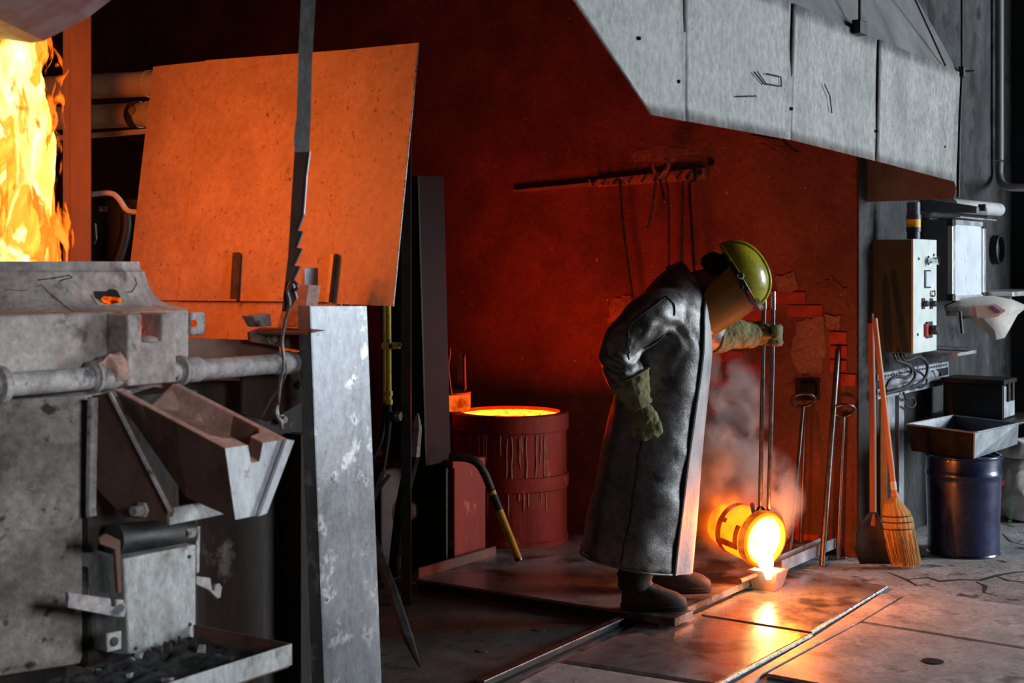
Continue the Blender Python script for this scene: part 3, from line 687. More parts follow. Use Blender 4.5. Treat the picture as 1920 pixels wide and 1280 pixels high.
# flame standing out of the mouth
def flame_mat(name, cols, strength, scale, lo, hi, thr0, thr1):
    m = bpy.data.materials.new(name); m.use_nodes = True; nt = m.node_tree; N = nt.nodes; L_ = nt.links
    N.remove(N['Principled BSDF'])
    tc = N.new('ShaderNodeTexCoord'); mp = N.new('ShaderNodeMapping'); mp.inputs['Scale'].default_value = (1, 1, 0.42)
    L_.new(tc.outputs['Object'], mp.inputs[0])
    nz = N.new('ShaderNodeTexNoise'); nz.inputs['Scale'].default_value = scale; nz.inputs['Detail'].default_value = 5
    nz.inputs['Distortion'].default_value = 1.1; L_.new(mp.outputs[0], nz.inputs['Vector'])
    r = N.new('ShaderNodeValToRGB'); L_.new(nz.outputs['Fac'], r.inputs[0])
    el = r.color_ramp.elements; el[0].position = lo; el[0].color = (*cols[0], 1); el[1].position = hi; el[1].color = (*cols[-1], 1)
    for i, c_ in enumerate(cols[1:-1]):
        e_ = el.new(lo + (hi - lo) * (i + 1) / (len(cols) - 1)); e_.color = (*c_, 1)
    e = N.new('ShaderNodeEmission'); e.inputs[1].default_value = strength; L_.new(r.outputs[0], e.inputs[0])
    if thr0 is None:
        L_.new(e.outputs[0], N['Material Output'].inputs[0])
    else:
        t = N.new('ShaderNodeBsdfTransparent'); mx = N.new('ShaderNodeMixShader')
        mr = N.new('ShaderNodeMapRange'); mr.interpolation_type = 'SMOOTHSTEP'
        L_.new(nz.outputs['Fac'], mr.inputs[0]); mr.inputs[1].default_value = thr0; mr.inputs[2].default_value = thr1
        L_.new(mr.outputs[0], mx.inputs[0]); L_.new(t.outputs[0], mx.inputs[1]); L_.new(e.outputs[0], mx.inputs[2])
        L_.new(mx.outputs[0], N['Material Output'].inputs[0])
    M[name] = m
flame_mat('flame_core', [(1.0, 0.30, 0.02), (1.0, 0.5, 0.08), (1.0, 0.68, 0.2), (1.0, 0.85, 0.42)], 3.2, 9, 0.28, 0.68, 0.20, 0.36)
flame_mat('flame_mid', [(0.8, 0.10, 0.004), (1.0, 0.24, 0.015), (1.0, 0.42, 0.05)], 2.2, 11, 0.40, 0.70, 0.43, 0.58)
flame_mat('flame_outer', [(0.5, 0.04, 0.002), (1.0, 0.16, 0.008), (1.0, 0.3, 0.03)], 1.6, 13, 0.48, 0.72, 0.52, 0.62)
fl = thing('furnace_flame', 'tall bright yellow flame roaring out of the furnace mouth', 'flame', (-1.47, 4.2, 1.53))
FL = Vector((-1.50, 4.2, 0))
def flame_shell(rad, seed, amp, h1):
    mb = MB(); rs = []
    for j in range(57):
        t = j / 56; z = 1.46 + t * (h1 - 1.46)
        row = []
        for k in range(72):
            a_ = k / 72 * 2 * PI
            d_ = noise.noise((math.cos(a_) * 1.6 + seed, math.sin(a_) * 1.6, z * 3.0)) * amp + noise.noise((math.cos(a_) * 4 + seed, math.sin(a_) * 4, z * 8)) * amp * 0.5 + noise.noise((math.cos(a_) * 9, math.sin(a_) * 9 + seed, z * 16)) * amp * 0.28
            r_ = (rad * (1 - 0.28 * t) + d_ * (0.25 + t)) * min(1, 6 * t + 0.8)
            row.append(FL + Vector((r_ * math.cos(a_) - 0.06 * t, r_ * math.sin(a_), z)))
        rs.append(row)
    return mb.rings(rs, cap=False)
obj('flame_core', flame_shell(0.150, 1.3, 0.06, 2.6), 'flame_core', fl, smooth=True)
obj('flame_layer', flame_shell(0.168, 4.1, 0.085, 2.65), 'flame_mid', fl, smooth=True)
obj('flame_layer', flame_shell(0.185, 8.7, 0.11, 2.7), 'flame_outer', fl, smooth=True)
def plight(name, loc, energy, color, radius=0.03):
    d_ = bpy.data.lights.new(name, 'POINT'); d_.energy = energy; d_.color = color; d_.shadow_soft_size = radius
    o_ = bpy.data.objects.new(name, d_); COL.objects.link(o_); o_.location = loc; return o_
for z_ in (1.68, 1.90, 2.12):
    plight('flame_light', FL + Vector((0.05, 0.23, z_)), 10, (1.0, 0.145, 0.011), 0.05)

# grey duct over the furnace, red steel column, pipes, cabinet behind
du = thing('furnace_duct', 'grey metal duct end above the furnace flame', 'duct', PY(60, 70, 3.4))
mbd = MB(); mbd.prism([PY(x, y, 3.6) for x, y in ((-140, 72), (8, 74), (60, 82), (85, 78), (168, 34), (222, -8), (260, -120), (-140, -120))], Vector((0, -0.45, 0)))
obj('duct_shell', mbd, 'duct', du, bevel=0.01)
co = thing('steel_column', 'reddish steel column standing behind the furnace flame', 'column', Vector((PY(145, 500, 5.15).x, 5.15, 0)))
def vcol(x0, x1, Y, z0, z1, dep, mb=None):
    a_, b_ = PY(x0, 500, Y), PY(x1, 500, Y)
    mb = mb or MB(); mb.prism([Vector((a_.x, Y, z0)), Vector((b_.x, Y, z0)), Vector((b_.x, Y + dep, z0)), Vector((a_.x, Y + dep, z0))], ZV * (z1 - z0)); return mb
obj('flange', vcol(133, 170, 5.15, 0, 5.19, 0.012), 'pillar_paint', co)
obj('web', vcol(118, 133, 5.165, 0, 5.19, 0.10), 'pillar_paint', co)
for i, (y0, r, lab) in enumerate(((165, 0.052, 'cream pipe along the dark wall, upper of two'), (222, 0.050, 'cream pipe with a bolted clamp, lower of two'))):
    pi_ = thing('wall_pipe', lab, 'pipe', PY(220, y0, 5.9), 'pipes behind the heat shield')
    a_, b_ = PY(-80, y0 + 8, 6.35), PY(420, y0 - 14, 5.6)
    obj('pipe_body', MB().tube([a_, b_], r, 20), 'pipe_cream', pi_, smooth=2)
    if i == 1:
        c_ = a_.lerp(b_, 0.70)
        obj('clamp', MB().lathe(c_ - (b_ - a_).normalized() * 0.02, [(r * 1.1, 0), (r * 1.1, .04)], b_ - a_, n=20), 'tool_steel', pi_)
        bolt('clamp_bolt', c_ - Vector((0, r, -0.01)), (0, -1, 0), 0.014, 0.03, 'tool_steel', pi_)
    obj('pipe_flange', MB().lathe(a_.lerp(b_, 0.74), [(r * 1.08, 0), (r * 1.08, 0.012)], b_ - a_, n=20), 'pipe_cream', pi_)
tag(obj('flat_rail', MB().box(PY(225, 250, 5.85), PY(380, 238, 5.65) - PY(225, 250, 5.85), Vector((0, .01, 0)), ZV * 0.010), 'pipe_cream'), 'thin cream rail under the two pipes', 'rail')
cab = thing('switch_cabinet', 'dark switch cabinet behind the furnace with a small number plate', 'cabinet', PY(200, 760, 5.5))
obj('cabinet_body', vcol(120, 262, 5.6, 0.0, PY(200, 372, 5.6).z, 0.3), 'black_paint', cab, bevel=0.006)
np_ = obj('number_plate', MB().box(PY(193.5, 391.5, 5.597), Vector((0.0145, 0, 0)), Vector((0, 0.002, 0)), ZV * 0.0098), 'sack_print', cab)
obj('door_handle', MB().tube([PY(178, 420, 5.59), PY(178, 420, 5.56), PY(180, 448, 5.56), PY(176, 456, 5.56)], 0.007, 8), 'tool_steel', cab)
def text(s_, p, size, right, up_, mat, parent, ext=0.0006, name='lettering'):
    cu_ = bpy.data.curves.new(name, 'FONT'); cu_.body = s_; cu_.size = size; cu_.align_x = 'CENTER'; cu_.align_y = 'CENTER'; cu_.extrude = ext
    o_ = bpy.data.objects.new(name, cu_); COL.objects.link(o_)
    r_ = Vector(right).normalized(); u_ = Vector(up_).normalized(); n_ = r_.cross(u_)
    mat_ = Matrix((r_, u_, n_)).transposed().to_4x4()
    dg_ = bpy.context.evaluated_depsgraph_get(); dg_.update()
    me_ = bpy.data.meshes.new_from_object(o_.evaluated_get(dg_)); bpy.data.objects.remove(o_)
    mat_.translation = Vector(p) - BASE[parent]; me_.transform(mat_)
    me_.materials.clear()
    return link(name, me_, mat, parent, BASE[parent])
text('124', PY(193.5, 391.5, 5.594), 0.018, (1, 0, 0), ZV, 'black_paint', cab)
for pts, r, lab in (([(165, 365), (205, 362), (222, 372), (238, 394), (262, 398)], 0.011, 'bent cream conduit over the switch cabinet'), ([(236, 400), (236, 430), (226, 470), (215, 500)], 0.022, 'ribbed dark hose hanging beside the switch cabinet')):
    P_ = [PY(x, y, 5.45) for x, y in pts]
    tag(obj('conduit' if r < .02 else 'ribbed_hose', stube(MB(), P_, r, 10), 'pipe_cream' if r < .02 else 'black_paint', smooth=2), lab, 'conduit' if r < .02 else 'hose')

# ------------------------------------------------------------------ heat shield of overlapping sheets, leaning back
hs = thing('heat_shield', 'large rust-speckled steel heat shield of overlapping sheets, lit orange by the flame', 'heat shield', W(-3.2, 3.62, 0.0))
VS = 3.60
def leanpt(x, y, off=0.0):
    # on a plane that leans back 0.17 m per metre of height above z 1.4
    k, m = _ray(x, y); v0 = VS + off
    # v = v0 + 0.17*(z-1.42)
    Y = (v0 + 0.17 * (EYE - 1.42)) / (k * VX + VY - 0.17 * m)
    return PY(x, y, Y)
for pts, off, nm in (([(287, 125), (389, 114), (336, 563), (236, 563)], 0.006, 'shield_sheet'), ([(385, 113), (654, 93), (622, 566), (333, 563)], 0.0, 'shield_sheet'),
                     ([(650, 93), (785, 80), (737, 574), (618, 569)], -0.006, 'shield_sheet')):
    obj(nm, MB().prism([leanpt(x, y, off) for x, y in pts], VV * 0.004), 'shield', hs)
obj('lower_sheet', MB().prism([leanpt(x, y, 0.016) for x, y in ((240, 540), (640, 552), (640, 660), (230, 660))], VV * 0.004), 'shield', hs)
obj('sheet_edge', MB().tube([leanpt(785, 80, -.006), leanpt(737, 574, -.006)], 0.003, 6), 'bright_cut', hs)
for pts in ([(436, 473), (443, 473), (438, 561), (431, 560)], [(619, 475), (626, 476), (616, 567), (610, 566)]):
    obj('support_bar', MB().prism([leanpt(x, y, -0.03) for x, y in pts], VV * 0.02), 'tool_steel', hs)
obj('shield_stay', MB().tube([leanpt(420, 420, 0.03), leanpt(430, 640, 0.4) * 1.0, Vector((leanpt(430, 640, .4).x, leanpt(430, 640, .4).y, 0))], 0.02, 8), 'black_iron', hs)
obj('shield_stay', MB().tube([leanpt(650, 420, 0.03), Vector((leanpt(650, 640, .35).x, leanpt(650, 640, .35).y, 0))], 0.02, 8), 'black_iron', hs)

# galvanized upright plate in front of the shield
po = thing('upright_plate', 'tall scuffed galvanized steel plate standing under the heat shield', 'steel plate', W(-2.93, 3.4, 0))
pts = [(581, 573), (688, 573), (716, 1290), (608, 1290)]
P4 = [PU(x, y, -2.93) for x, y in pts]
for i, j in ((2, 1), (3, 0)):                  # run the edges on down to the floor
    d_ = (P4[i] - P4[j]); P4[i] = P4[j] + d_ * (P4[j].z / -d_.z)
obj('face_plate', MB().prism(P4, -UV * 0.006), 'galvanized', po, bevel=0.0015)
obj('fold', MB().prism([P4[0], P4[3], P4[3] - UV * 0.05, P4[0] - UV * 0.05], VV * 0.005), 'galvanized', po)
# loose bricks and scraps on the angle iron
zsh = PU(468, 622, -3.04).z
fb = tag(obj('fire_brick', polyV([(519, 614), (540, 533), (578, 535), (566, 613)], PU(540, 614, -3.06).dot(VV), 0.06), 'refractory_pink', bevel=0.003), 'wedge-shaped fire brick glowing orange on the angle iron', 'fire brick')
tag(obj('steel_offcut', polyU([(571, 502), (597, 502), (596, 558), (582, 567), (571, 566)], -3.10, 0.012), 'galvanized', bevel=0.001), 'small grey steel offcut upright behind the fire brick', 'steel scrap')
tag(obj('steel_offcut', polyU([(573, 560), (580, 568), (576, 614), (562, 614)], -3.02, 0.01), 'galvanized', bevel=0.001), 'narrow grey steel strip beside the fire brick', 'steel scrap')
tag(obj('stone_chip', polyU([(474, 592), (507, 587), (510, 611), (486, 613)], -3.07, 0.05), 'dusty_steel', bevel=0.003), 'grey stone chip lying on the angle iron', 'stone')

# hanging trammel bar with saw teeth, and the hook rod in it
YB = 3.95
tb = thing('trammel_bar', 'long hanging flat steel bar with a saw-toothed lower blade', 'hanging bar', PY(562, 560, YB))
mbb = MB(); rows = []
for x0, x1, y in ((592, 620, -1950), (564, 592, 0), (559, 585, 120), (556, 583, 220), (551, 581, 255), (552, 580, 285)):
    rows.append([PY(x0, y, YB), PY(x1, y, YB), PY(x1, y, YB + 0.008), PY(x0, y, YB + 0.008)])
mbb.rings(rows)
obj('flat_bar', mbb, 'box_steel', tb)
teeth = [(580, 284), (574, 330), (569, 402), (558, 432), (567, 434), (556, 464), (566, 466), (551, 498), (562, 499), (548, 530), (556, 560), (541, 585), (528, 583), (540, 480), (546, 380), (552, 284)]
bl_ = obj('toothed_blade', MB().prism([PY(x, y, YB + 0.002) for x, y in teeth], Vector((0, 0.006, 0))), 'rust', tb)
obj('blade_edge', MB().tube([PY(x, y, YB) for x, y in teeth[:11]], 0.0042, 6), 'galvanized', tb)
hr = thing('hook_rod', 'thin wavy steel hook rod hanging from the toothed blade', 'hook', PY(525, 800, YB))
obj('rod', stube(MB(), [PY(x, y, YB - 0.012) for x, y in ((553, 545), (558, 536), (548, 528), (539, 545), (543, 570), (535, 600), (529, 640), (532, 680), (525, 720), (521, 760))], 0.0048, 8), 'tool_steel', hr, smooth=True)
obj('rod_tip', stube(MB(), [PY(x, y, YB - 0.012) for x, y in ((521, 756), (517, 775), (526, 790), (528, 806))], [0.005, 0.011, 0.008, 0.004], 8), 'tool_steel', hr, smooth=True)
obj('wire_loop', stube(MB(), [PY(x, y, YB - 0.006) for x, y in ((531, 655), (538, 690), (528, 720), (505, 755), (489, 785))], 0.0022, 6), 'tool_steel', hr, smooth=True)
# ------------------------------------------------------------------ drum furnace with molten metal
DC = Vector((PY(957, 500, 7.83).x, 7.83, 0)); DR = 0.325; DT = 0.751
dr = thing('drum_furnace', 'round drum furnace of red-lit streaked steel brimming with glowing melt', 'furnace', DC + ZV * KZ)
def rim(z): return DC + ZV * z
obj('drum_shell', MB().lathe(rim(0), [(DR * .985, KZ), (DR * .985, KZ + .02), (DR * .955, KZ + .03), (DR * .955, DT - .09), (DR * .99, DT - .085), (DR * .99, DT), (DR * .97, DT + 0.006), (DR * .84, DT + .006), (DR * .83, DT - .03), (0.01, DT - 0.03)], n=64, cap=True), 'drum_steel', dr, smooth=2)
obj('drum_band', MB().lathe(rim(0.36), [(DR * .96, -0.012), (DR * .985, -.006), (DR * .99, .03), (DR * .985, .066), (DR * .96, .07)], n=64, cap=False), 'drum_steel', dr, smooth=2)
mbm = MB(); rs = []
for j in range(14):
    r_ = DR * 0.835 * (1 - j / 14)
    rs.append([rim(DT - 0.012) + Vector((r_ * math.cos(k / 48 * 2 * PI), r_ * math.sin(k / 48 * 2 * PI), 0.008 * noise.noise((r_ * 20 * math.cos(k / 48 * 2 * PI), r_ * 20 * math.sin(k / 48 * 2 * PI), 0)) if 0 < j else 0)) for k in range(48)])
mbm.rings(rs, cap=True)
obj('molten_metal', mbm, 'melt_drum', dr, smooth=True)
random.seed(31)
for i in range(22):
    a_ = random.uniform(-2.35, -0.55); z0 = DT - 0.09 - random.uniform(0, 0.02); ln = random.uniform(0.06, 0.30)
    pts = [rim(z0 - ln * t / 4) + Vector(((DR * .957) * math.cos(a_ + random.uniform(-.012, .012)), (DR * .957) * math.sin(a_ + random.uniform(-.012, .012)), 0)) for t in range(5)]
    obj('metal_run', MB().tube(pts, [0.003, 0.004, 0.003, 0.004, 0.002], 6), 'rust_light', dr)
for i in range(7):
    a_ = random.uniform(-2.1, -0.7); z0 = 0.355; ln = random.uniform(0.04, 0.16)
    pts = [rim(z0 - ln * t / 3) + Vector(((DR * .957) * math.cos(a_), (DR * .957) * math.sin(a_), 0)) for t in range(4)]
    obj('metal_run', MB().tube(pts, [0.003, 0.004, 0.004, 0.002], 6), 'rust_light', dr)
lc = PY(836, 768, 7.75)
ld = obj('lid', MB().lathe(lc, [(0.128, 0.002), (0.135, 0.01), (0.135, 0.085), (0.12, 0.10), (0.02, 0.10)], n=40), 'lid_hot', dr, smooth=2)
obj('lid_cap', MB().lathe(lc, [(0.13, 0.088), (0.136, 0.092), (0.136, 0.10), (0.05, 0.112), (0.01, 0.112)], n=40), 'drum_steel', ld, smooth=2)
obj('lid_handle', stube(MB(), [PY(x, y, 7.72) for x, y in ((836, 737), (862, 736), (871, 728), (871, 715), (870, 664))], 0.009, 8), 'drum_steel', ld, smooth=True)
obj('lid_post', vcol(858, 866, 7.8, PY(860, 742, 7.8).z, PY(860, 661, 7.8).z, 0.03), 'black_iron', ld)
obj('lid_pin', stube(MB(), [PY(x, y, 7.6) for x, y in ((846, 740), (840, 690), (843, 665), (843, 652))], 0.007, 8), 'drum_steel', ld, smooth=True)
obj('lid_arm', MB().tube([lc + ZV * 0.10, lc + Vector((-0.30, 0.25, 0.12)), Vector((lc.x - 0.30, lc.y + 0.25, KZ))], 0.03, 10), 'black_iron', ld)

# burner housing beside the drum
bu = thing('burner_unit', 'dark burner housing with a red-lit side next to the drum furnace', 'burner', W(-4.55, 5.8, 0))
zb_ = 0.565
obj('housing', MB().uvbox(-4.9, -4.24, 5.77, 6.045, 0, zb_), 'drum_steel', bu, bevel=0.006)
obj('front_cover', MB().uvbox(-4.9, -4.27, 5.74, 5.77, 0, zb_ - 0.02), 'black_iron', bu, bevel=0.004)
obj('housing_block', MB().uvbox(-4.95, -4.46, 5.46, 5.74, 0, 0.548), 'black_iron', bu, bevel=0.01)
hp = obj('hatch', MB().uvbox(-4.75, -4.5, 5.448, 5.46, 0.12, 0.45), 'black_iron', bu, bevel=0.004)
for du_, dz_ in ((-4.73, .14), (-4.52, .14), (-4.73, .43), (-4.52, .43)):
    bolt('hatch_bolt', W(du_, 5.448, dz_), -VV, 0.008, 0.012, 'tool_steel', hp)
bn = MB(); bn.lathe(PY(735, 955, 7.2), [(0.12, -0.06), (0.125, 0.0), (0.10, 0.05), (0.055, 0.10), (0.03, 0.13)], UV * 0.9 + Vector((0.0, 0.3, 0)), n=28)
obj('burner_cone', bn, 'rust', bu, smooth=2)
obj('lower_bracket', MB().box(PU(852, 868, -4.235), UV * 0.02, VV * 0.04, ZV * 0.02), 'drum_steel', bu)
bolt('housing_bolt', PY(847, 1020, 7.05), (0, -1, 0), 0.012, 0.02, 'tool_steel', bu)
lev = thing('curved_lever', 'bent yellow tube lever with a black band by the drum', 'lever', PY(972, 1048, 6.85))
lv = [PY(x, y, 7.0) for x, y in ((842, 857), (872, 858), (893, 866), (908, 886), (922, 920))]
obj('bent_end', stube(MB(), lv, 0.021, 12), 'black_iron', lev, smooth=True)
obj('tube', MB().tube([PY(908, 886, 7.0), PY(922, 920, 7.0), PY(972, 1047, 6.95)], 0.019, 14), 'yellow_paint', lev, smooth=2)
obj('black_band', MB().tube([PY(925, 928, 6.995), PY(936, 956, 6.985)], 0.0215, 14), 'black_iron', lev, smooth=2)
obj('end_cap', MB().tube([PY(971, 1044, 6.95), PY(973, 1050, 6.95)], 0.020, 14), 'tool_steel', lev, smooth=2)

# dark door guide standing on the burner housing
gp = thing('dark_steel_column', 'tall dark brown steel column between the heat shield and the drum', 'column', PU(820, 870, -4.3))
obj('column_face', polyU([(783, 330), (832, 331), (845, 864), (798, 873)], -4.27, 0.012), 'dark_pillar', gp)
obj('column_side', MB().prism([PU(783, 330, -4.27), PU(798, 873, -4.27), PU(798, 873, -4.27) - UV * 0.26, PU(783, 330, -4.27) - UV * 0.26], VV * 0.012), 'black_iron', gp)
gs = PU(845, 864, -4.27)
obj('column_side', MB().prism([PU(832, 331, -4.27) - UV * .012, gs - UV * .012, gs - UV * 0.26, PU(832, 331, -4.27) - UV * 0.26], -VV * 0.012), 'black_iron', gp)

# yellow gas pipes and hoses
ga = thing('gas_pipes', 'pair of yellow gas pipes with a clamp and black hoses', 'gas pipe', Vector((PY(730, 500, 6.4).x, 6.4, 0)))
YG = 6.4
obj('gas_pipe', MB().tube([PY(727, 420, YG), PY(729, 760, YG)], 0.013, 12), 'yellow_paint', ga, smooth=2)
obj('gas_pipe', MB().tube([PY(720, 420, YG + .05), PY(722, 755, YG + .05)], 0.010, 12), 'yellow_paint', ga, smooth=2)
obj('pipe_clamp', MB().box(PY(733, 648, YG), Vector((0.042, 0, 0)), Vector((0, 0.022, 0)), ZV * 0.014), 'yellow_paint', ga, bevel=0.003)
bolt('clamp_bolt', PY(732, 649, YG - 0.022), (0, -1, 0), 0.007, 0.012, 'black_iron', ga)
bolt('clamp_bolt', PY(750, 646, YG - 0.022), (0, -1, 0), 0.007, 0.02, 'tool_steel', ga)
for y in (736, 752):
    obj('union_nut', MB().lathe(PY(729, y + 6, YG), [(0.018, 0), (0.018, 0.022)], ZV, n=6), 'yellow_paint', ga)
obj('gas_hose', stube(MB(), [PY(x, y, YG) for x, y in ((729, 756), (728, 800), (722, 850), (712, 900), (690, 960))], 0.014, 10), 'black_paint', ga, smooth=True)
obj('gas_hose', stube(MB(), [PY(x, y, YG + .05) for x, y in ((722, 755), (721, 790), (712, 830), (698, 860))], 0.012, 10), 'black_paint', ga, smooth=True)
obj('valve', MB().lathe(PY(744, 780, YG), [(0.02, -0.02), (0.026, 0), (0.02, 0.02)], (1, -0.4, 0), n=14), 'tool_steel', ga)
obj('riser_post', vcol(752, 770, YG + 0.08, 0.0, 2.3, 0.05), 'black_iron', ga)
(obj('linkage_rod', MB().tube([PY(690, 960, 6.3), PY(715, 885, 6.3), PY(730, 890, 6.3), PY(700, 930, 6.3)], 0.009, 8), 'tool_steel', ga))
# pry bars
def bar(lab, pts, ws, mat, tip=None):
    t = thing('pry_bar', lab, 'pry bar', pts[-1])
    obj('shaft', MB().tube(pts, ws, 6, flat=0.4), mat, t)
    if tip: obj('tip', MB().tube(tip[0], tip[1], 6, flat=0.4), tip[2], t)
    return t
bar('dark flat bar leaning on the dark steel column with a pale worn tip', [PY(775, 850, 6.75), PY(752, 950, 6.85), PY(736, 1080, 7.02)], [0.034, 0.030, 0.026], 'black_iron',
    ([PY(783, 775, 6.68), PY(781, 800, 6.70), PY(774, 854, 6.75)], [0.006, 0.026, 0.034], 'dusty_steel'))
bar('black pry bar with a pointed end resting on the slab', [PY(690, 985, 5.95), PY(733, 1100, 5.75), PY(765, 1195, 5.6), PZ(787, 1250, 0.014)], [0.02, 0.026, 0.024, 0.006], 'black_iron')

# ------------------------------------------------------------------ tool rack on the red wall
rk = thing('tool_rack', 'iron hook rack on the red wall above the worker', 'rack', PV(1240, 335, VW))
VR = VW - 0.03
obj('rack_plate', polyV([(1118, 337), (1320, 314), (1321, 335), (1166, 347), (1118, 350)], VR, 0.03), 'rust_light', rk)
obj('lower_rail', polyV([(962, 356), (1168, 336), (1170, 343), (964, 360)], VR, 0.03), 'rust_light', rk)
for x in (1118, 1136, 1158, 1186, 1211, 1233, 1254, 1276, 1293):
    p = PV(x, 343 - (x - 1118) * 0.075, VR)
    obj('hook', stube(MB(), [p + ZV * 0.02, p - VV * 0.03, p - VV * 0.05 - ZV * 0.02, p - VV * 0.075 - ZV * 0.01, p - VV * 0.08 + ZV * 0.02], 0.006, 8, 4), 'rust_light', rk, smooth=True)
bolt('wall_bolt', PV(1312, 323, VR), -VV, 0.012, 0.02, 'black_iron', rk)
bolt('wall_bolt', PV(1334, 305, VW), -VV, 0.014, 0.02, 'black_iron', rk)
def rod(lab, pts, r, off=0.07, mat='tool_steel', cat='rod', nm='hanging_rod', g='rods hanging on the wall rack'):
    P_ = [PV(x, y, VW - off) for x, y in pts]
    return tag(obj(nm, stube(MB(), P_, r, 8, 5), mat, smooth=True), lab, cat, g)
rod('long straight steel rod hanging from the rack towards the bright plaster patch', [(1160, 336), (1163, 345), (1168, 420), (1178, 500), (1192, 595)], 0.0085)
rod('short hooked iron hanging on the rack beside the pincers', [(1231, 333), (1228, 350), (1222, 395), (1216, 424), (1209, 430)], 0.007)
rod('thin bright rod hanging straight down behind the worker', [(1246, 336), (1252, 352), (1254, 415), (1254, 470), (1253, 560)], 0.007)
rod('dark rod with a cranked top hanging in the shadow', [(1292, 326), (1290, 336), (1281, 348), (1279, 420), (1278, 520)], 0.008)
rod('black rod with an S-bent top hanging at the rack end', [(1302, 316), (1303, 336), (1293, 348), (1296, 415), (1302, 520)], 0.0095, mat='black_iron')
pc = thing('pincers', 'open-jawed iron pincers hung upside down on the rack', 'pincers', PV(1240, 350, VW - 0.1))
obj('jaw', stube(MB(), [PV(x, y, VW - .12) for x, y in ((1226, 303), (1226, 314), (1231, 323), (1238, 329))], [0.008, .012, .014, .014], 8), 'rust_light', pc, smooth=True)
obj('jaw', stube(MB(), [PV(x, y, VW - .12) for x, y in ((1246, 297), (1254, 306), (1251, 317), (1240, 326), (1236, 334))], [0.007, .010, .013, .013, .012], 8), 'rust_light', pc, smooth=True)
obj('pivot', MB().lathe(PV(1235, 327, VW - .13), [(0.014, -.015), (0.014, 0.02)], -VV, n=14), 'rust', pc)
obj('handle', stube(MB(), [PV(x, y, VW - .12) for x, y in ((1236, 330), (1240, 350), (1247, 380))], 0.007, 8), 'tool_steel', pc, smooth=True)

# tools standing against the wall
def stand_tool(lab, top, bot, r, ring=None, foot_=None, mat='tool_steel'):
    b_ = PZ(*bot[:2], bot[2]); t_ = PV(top[0], top[1], top[2])
    th_ = thing('casting_tool', lab, 'casting tool', b_, 'tools leaning on the red wall')
    obj('rod', MB().tube([t_, b_ + ZV * r], r, 10), mat, th_, smooth=2)
    if ring:
        c_ = t_ + ZV * ring * 0.55; n_ = 28
        ra = (Vector((1, 0, 0)), Vector((0, -0.65, 0.62)))
        obj('ring', MB().tube([c_ + ring * (math.cos(2 * PI * k / n_) * ra[0] + math.sin(2 * PI * k / n_) * ra[1]) for k in range(n_ + 1)], 0.009, 8), mat, th_, smooth=True)
    if foot_:
        d_ = Vector((1, 0.12, 0)).normalized()
        obj('cross_foot', stube(MB(), [b_ - d_ * foot_ + ZV * 0.012, b_ + ZV * 0.008, b_ + d_ * foot_ + ZV * 0.012], 0.007, 8), mat, th_, smooth=True)
    return th_
stand_tool('ring-headed casting tool with its cross foot near the channel', (1506, 762, 7.20), (1481, 1042, KZ), 0.009, 0.062, 0.055)
stand_tool('plain casting rod with a cross foot behind the ring-headed tool', (1510, 775, 7.24), (1501, 1019, KZ), 0.009, None, 0.055)
stand_tool('thick dark steel bar leaning on the wall among the tools', (1571, 655, 7.30), (1541, 1066, 0.0), 0.015)
stand_tool('ring-headed casting tool beside the thick dark bar', (1582, 781, 7.26), (1570, 1050, 0.0), 0.009, 0.058, 0.05)
ss = thing('wall_socket', 'black iron socket plate fixed to the red wall', 'socket', PV(1514, 750, VW))
obj('backplate', polyV([(1490, 710), (1537, 708), (1537, 750), (1491, 751)], VW - 0.012, 0.012), 'black_iron', ss, bevel=0.003)
obj('housing', polyV([(1500, 718), (1528, 717), (1528, 742), (1501, 743)], VW - 0.04, 0.028), 'black_paint', ss, bevel=0.004)

# ------------------------------------------------------------------ shovel and broom
sv = thing('shovel', 'black-bladed shovel with a red-brown wooden handle against the wall corner', 'shovel', PZ(1640, 1056, 0))
stp, sbt = PY(1633, 606, 7.52), PY(1637, 985, 7.42)
obj('handle', MB().tube([stp, stp.lerp(sbt, .5) + Vector((0.004, 0, 0)), sbt], 0.0185, 14), 'wood_dark', sv, smooth=2)
obj('grip', MB().tube([PY(1634, 588, 7.53), stp], 0.012, 12), 'black_iron', sv, smooth=2)
rows = []
for y, x0, x1, Y_, bul in ((960, 1629, 1645, 7.41, .0), (978, 1612, 1652, 7.40, .012), (1000, 1600, 1664, 7.39, .02), (1030, 1602, 1671, 7.385, .02), (1057, 1612, 1675, 7.42, .012)):
    Pm = [PY(x0 + (x1 - x0) * t / 8, y, Y_ + bul * (1 - (2 * t / 8 - 1) ** 2)) for t in range(9)]
    rows.append(Pm)
mbv = MB().rings(rows, cap=False, close=False)
obj('blade', mbv, 'black_iron', sv, smooth=True, solid=0.004)
br = thing('broom', 'straw broom with an orange-brown wooden handle leaning by the barrel', 'broom', PZ(1695, 1060, 0))
bt, bb = PY(1640, 597, 7.47), PY(1678, 935, 7.32)
obj('handle', MB().tube([bt, bb], 0.0145, 14), 'wood_handle', br, smooth=2)
obj('paper_tag', MB().tube([bt.lerp(bb, .905), bt.lerp(bb, .95)], 0.0158, 14), 'sack', br, smooth=2)
obj('binding', MB().tube([bt.lerp(bb, .965), bb + Vector((0.006, 0, -.02))], [0.02, 0.024], 14), 'wood_handle', br, smooth=2)
brow = [(931, 1672, 1684, .020), (942, 1660, 1692, .036), (960, 1656, 1706, .044), (975, 1656, 1712, .046), (995, 1658, 1714, .042), (1025, 1663, 1720, .040), (1059, 1672, 1726, .040)]
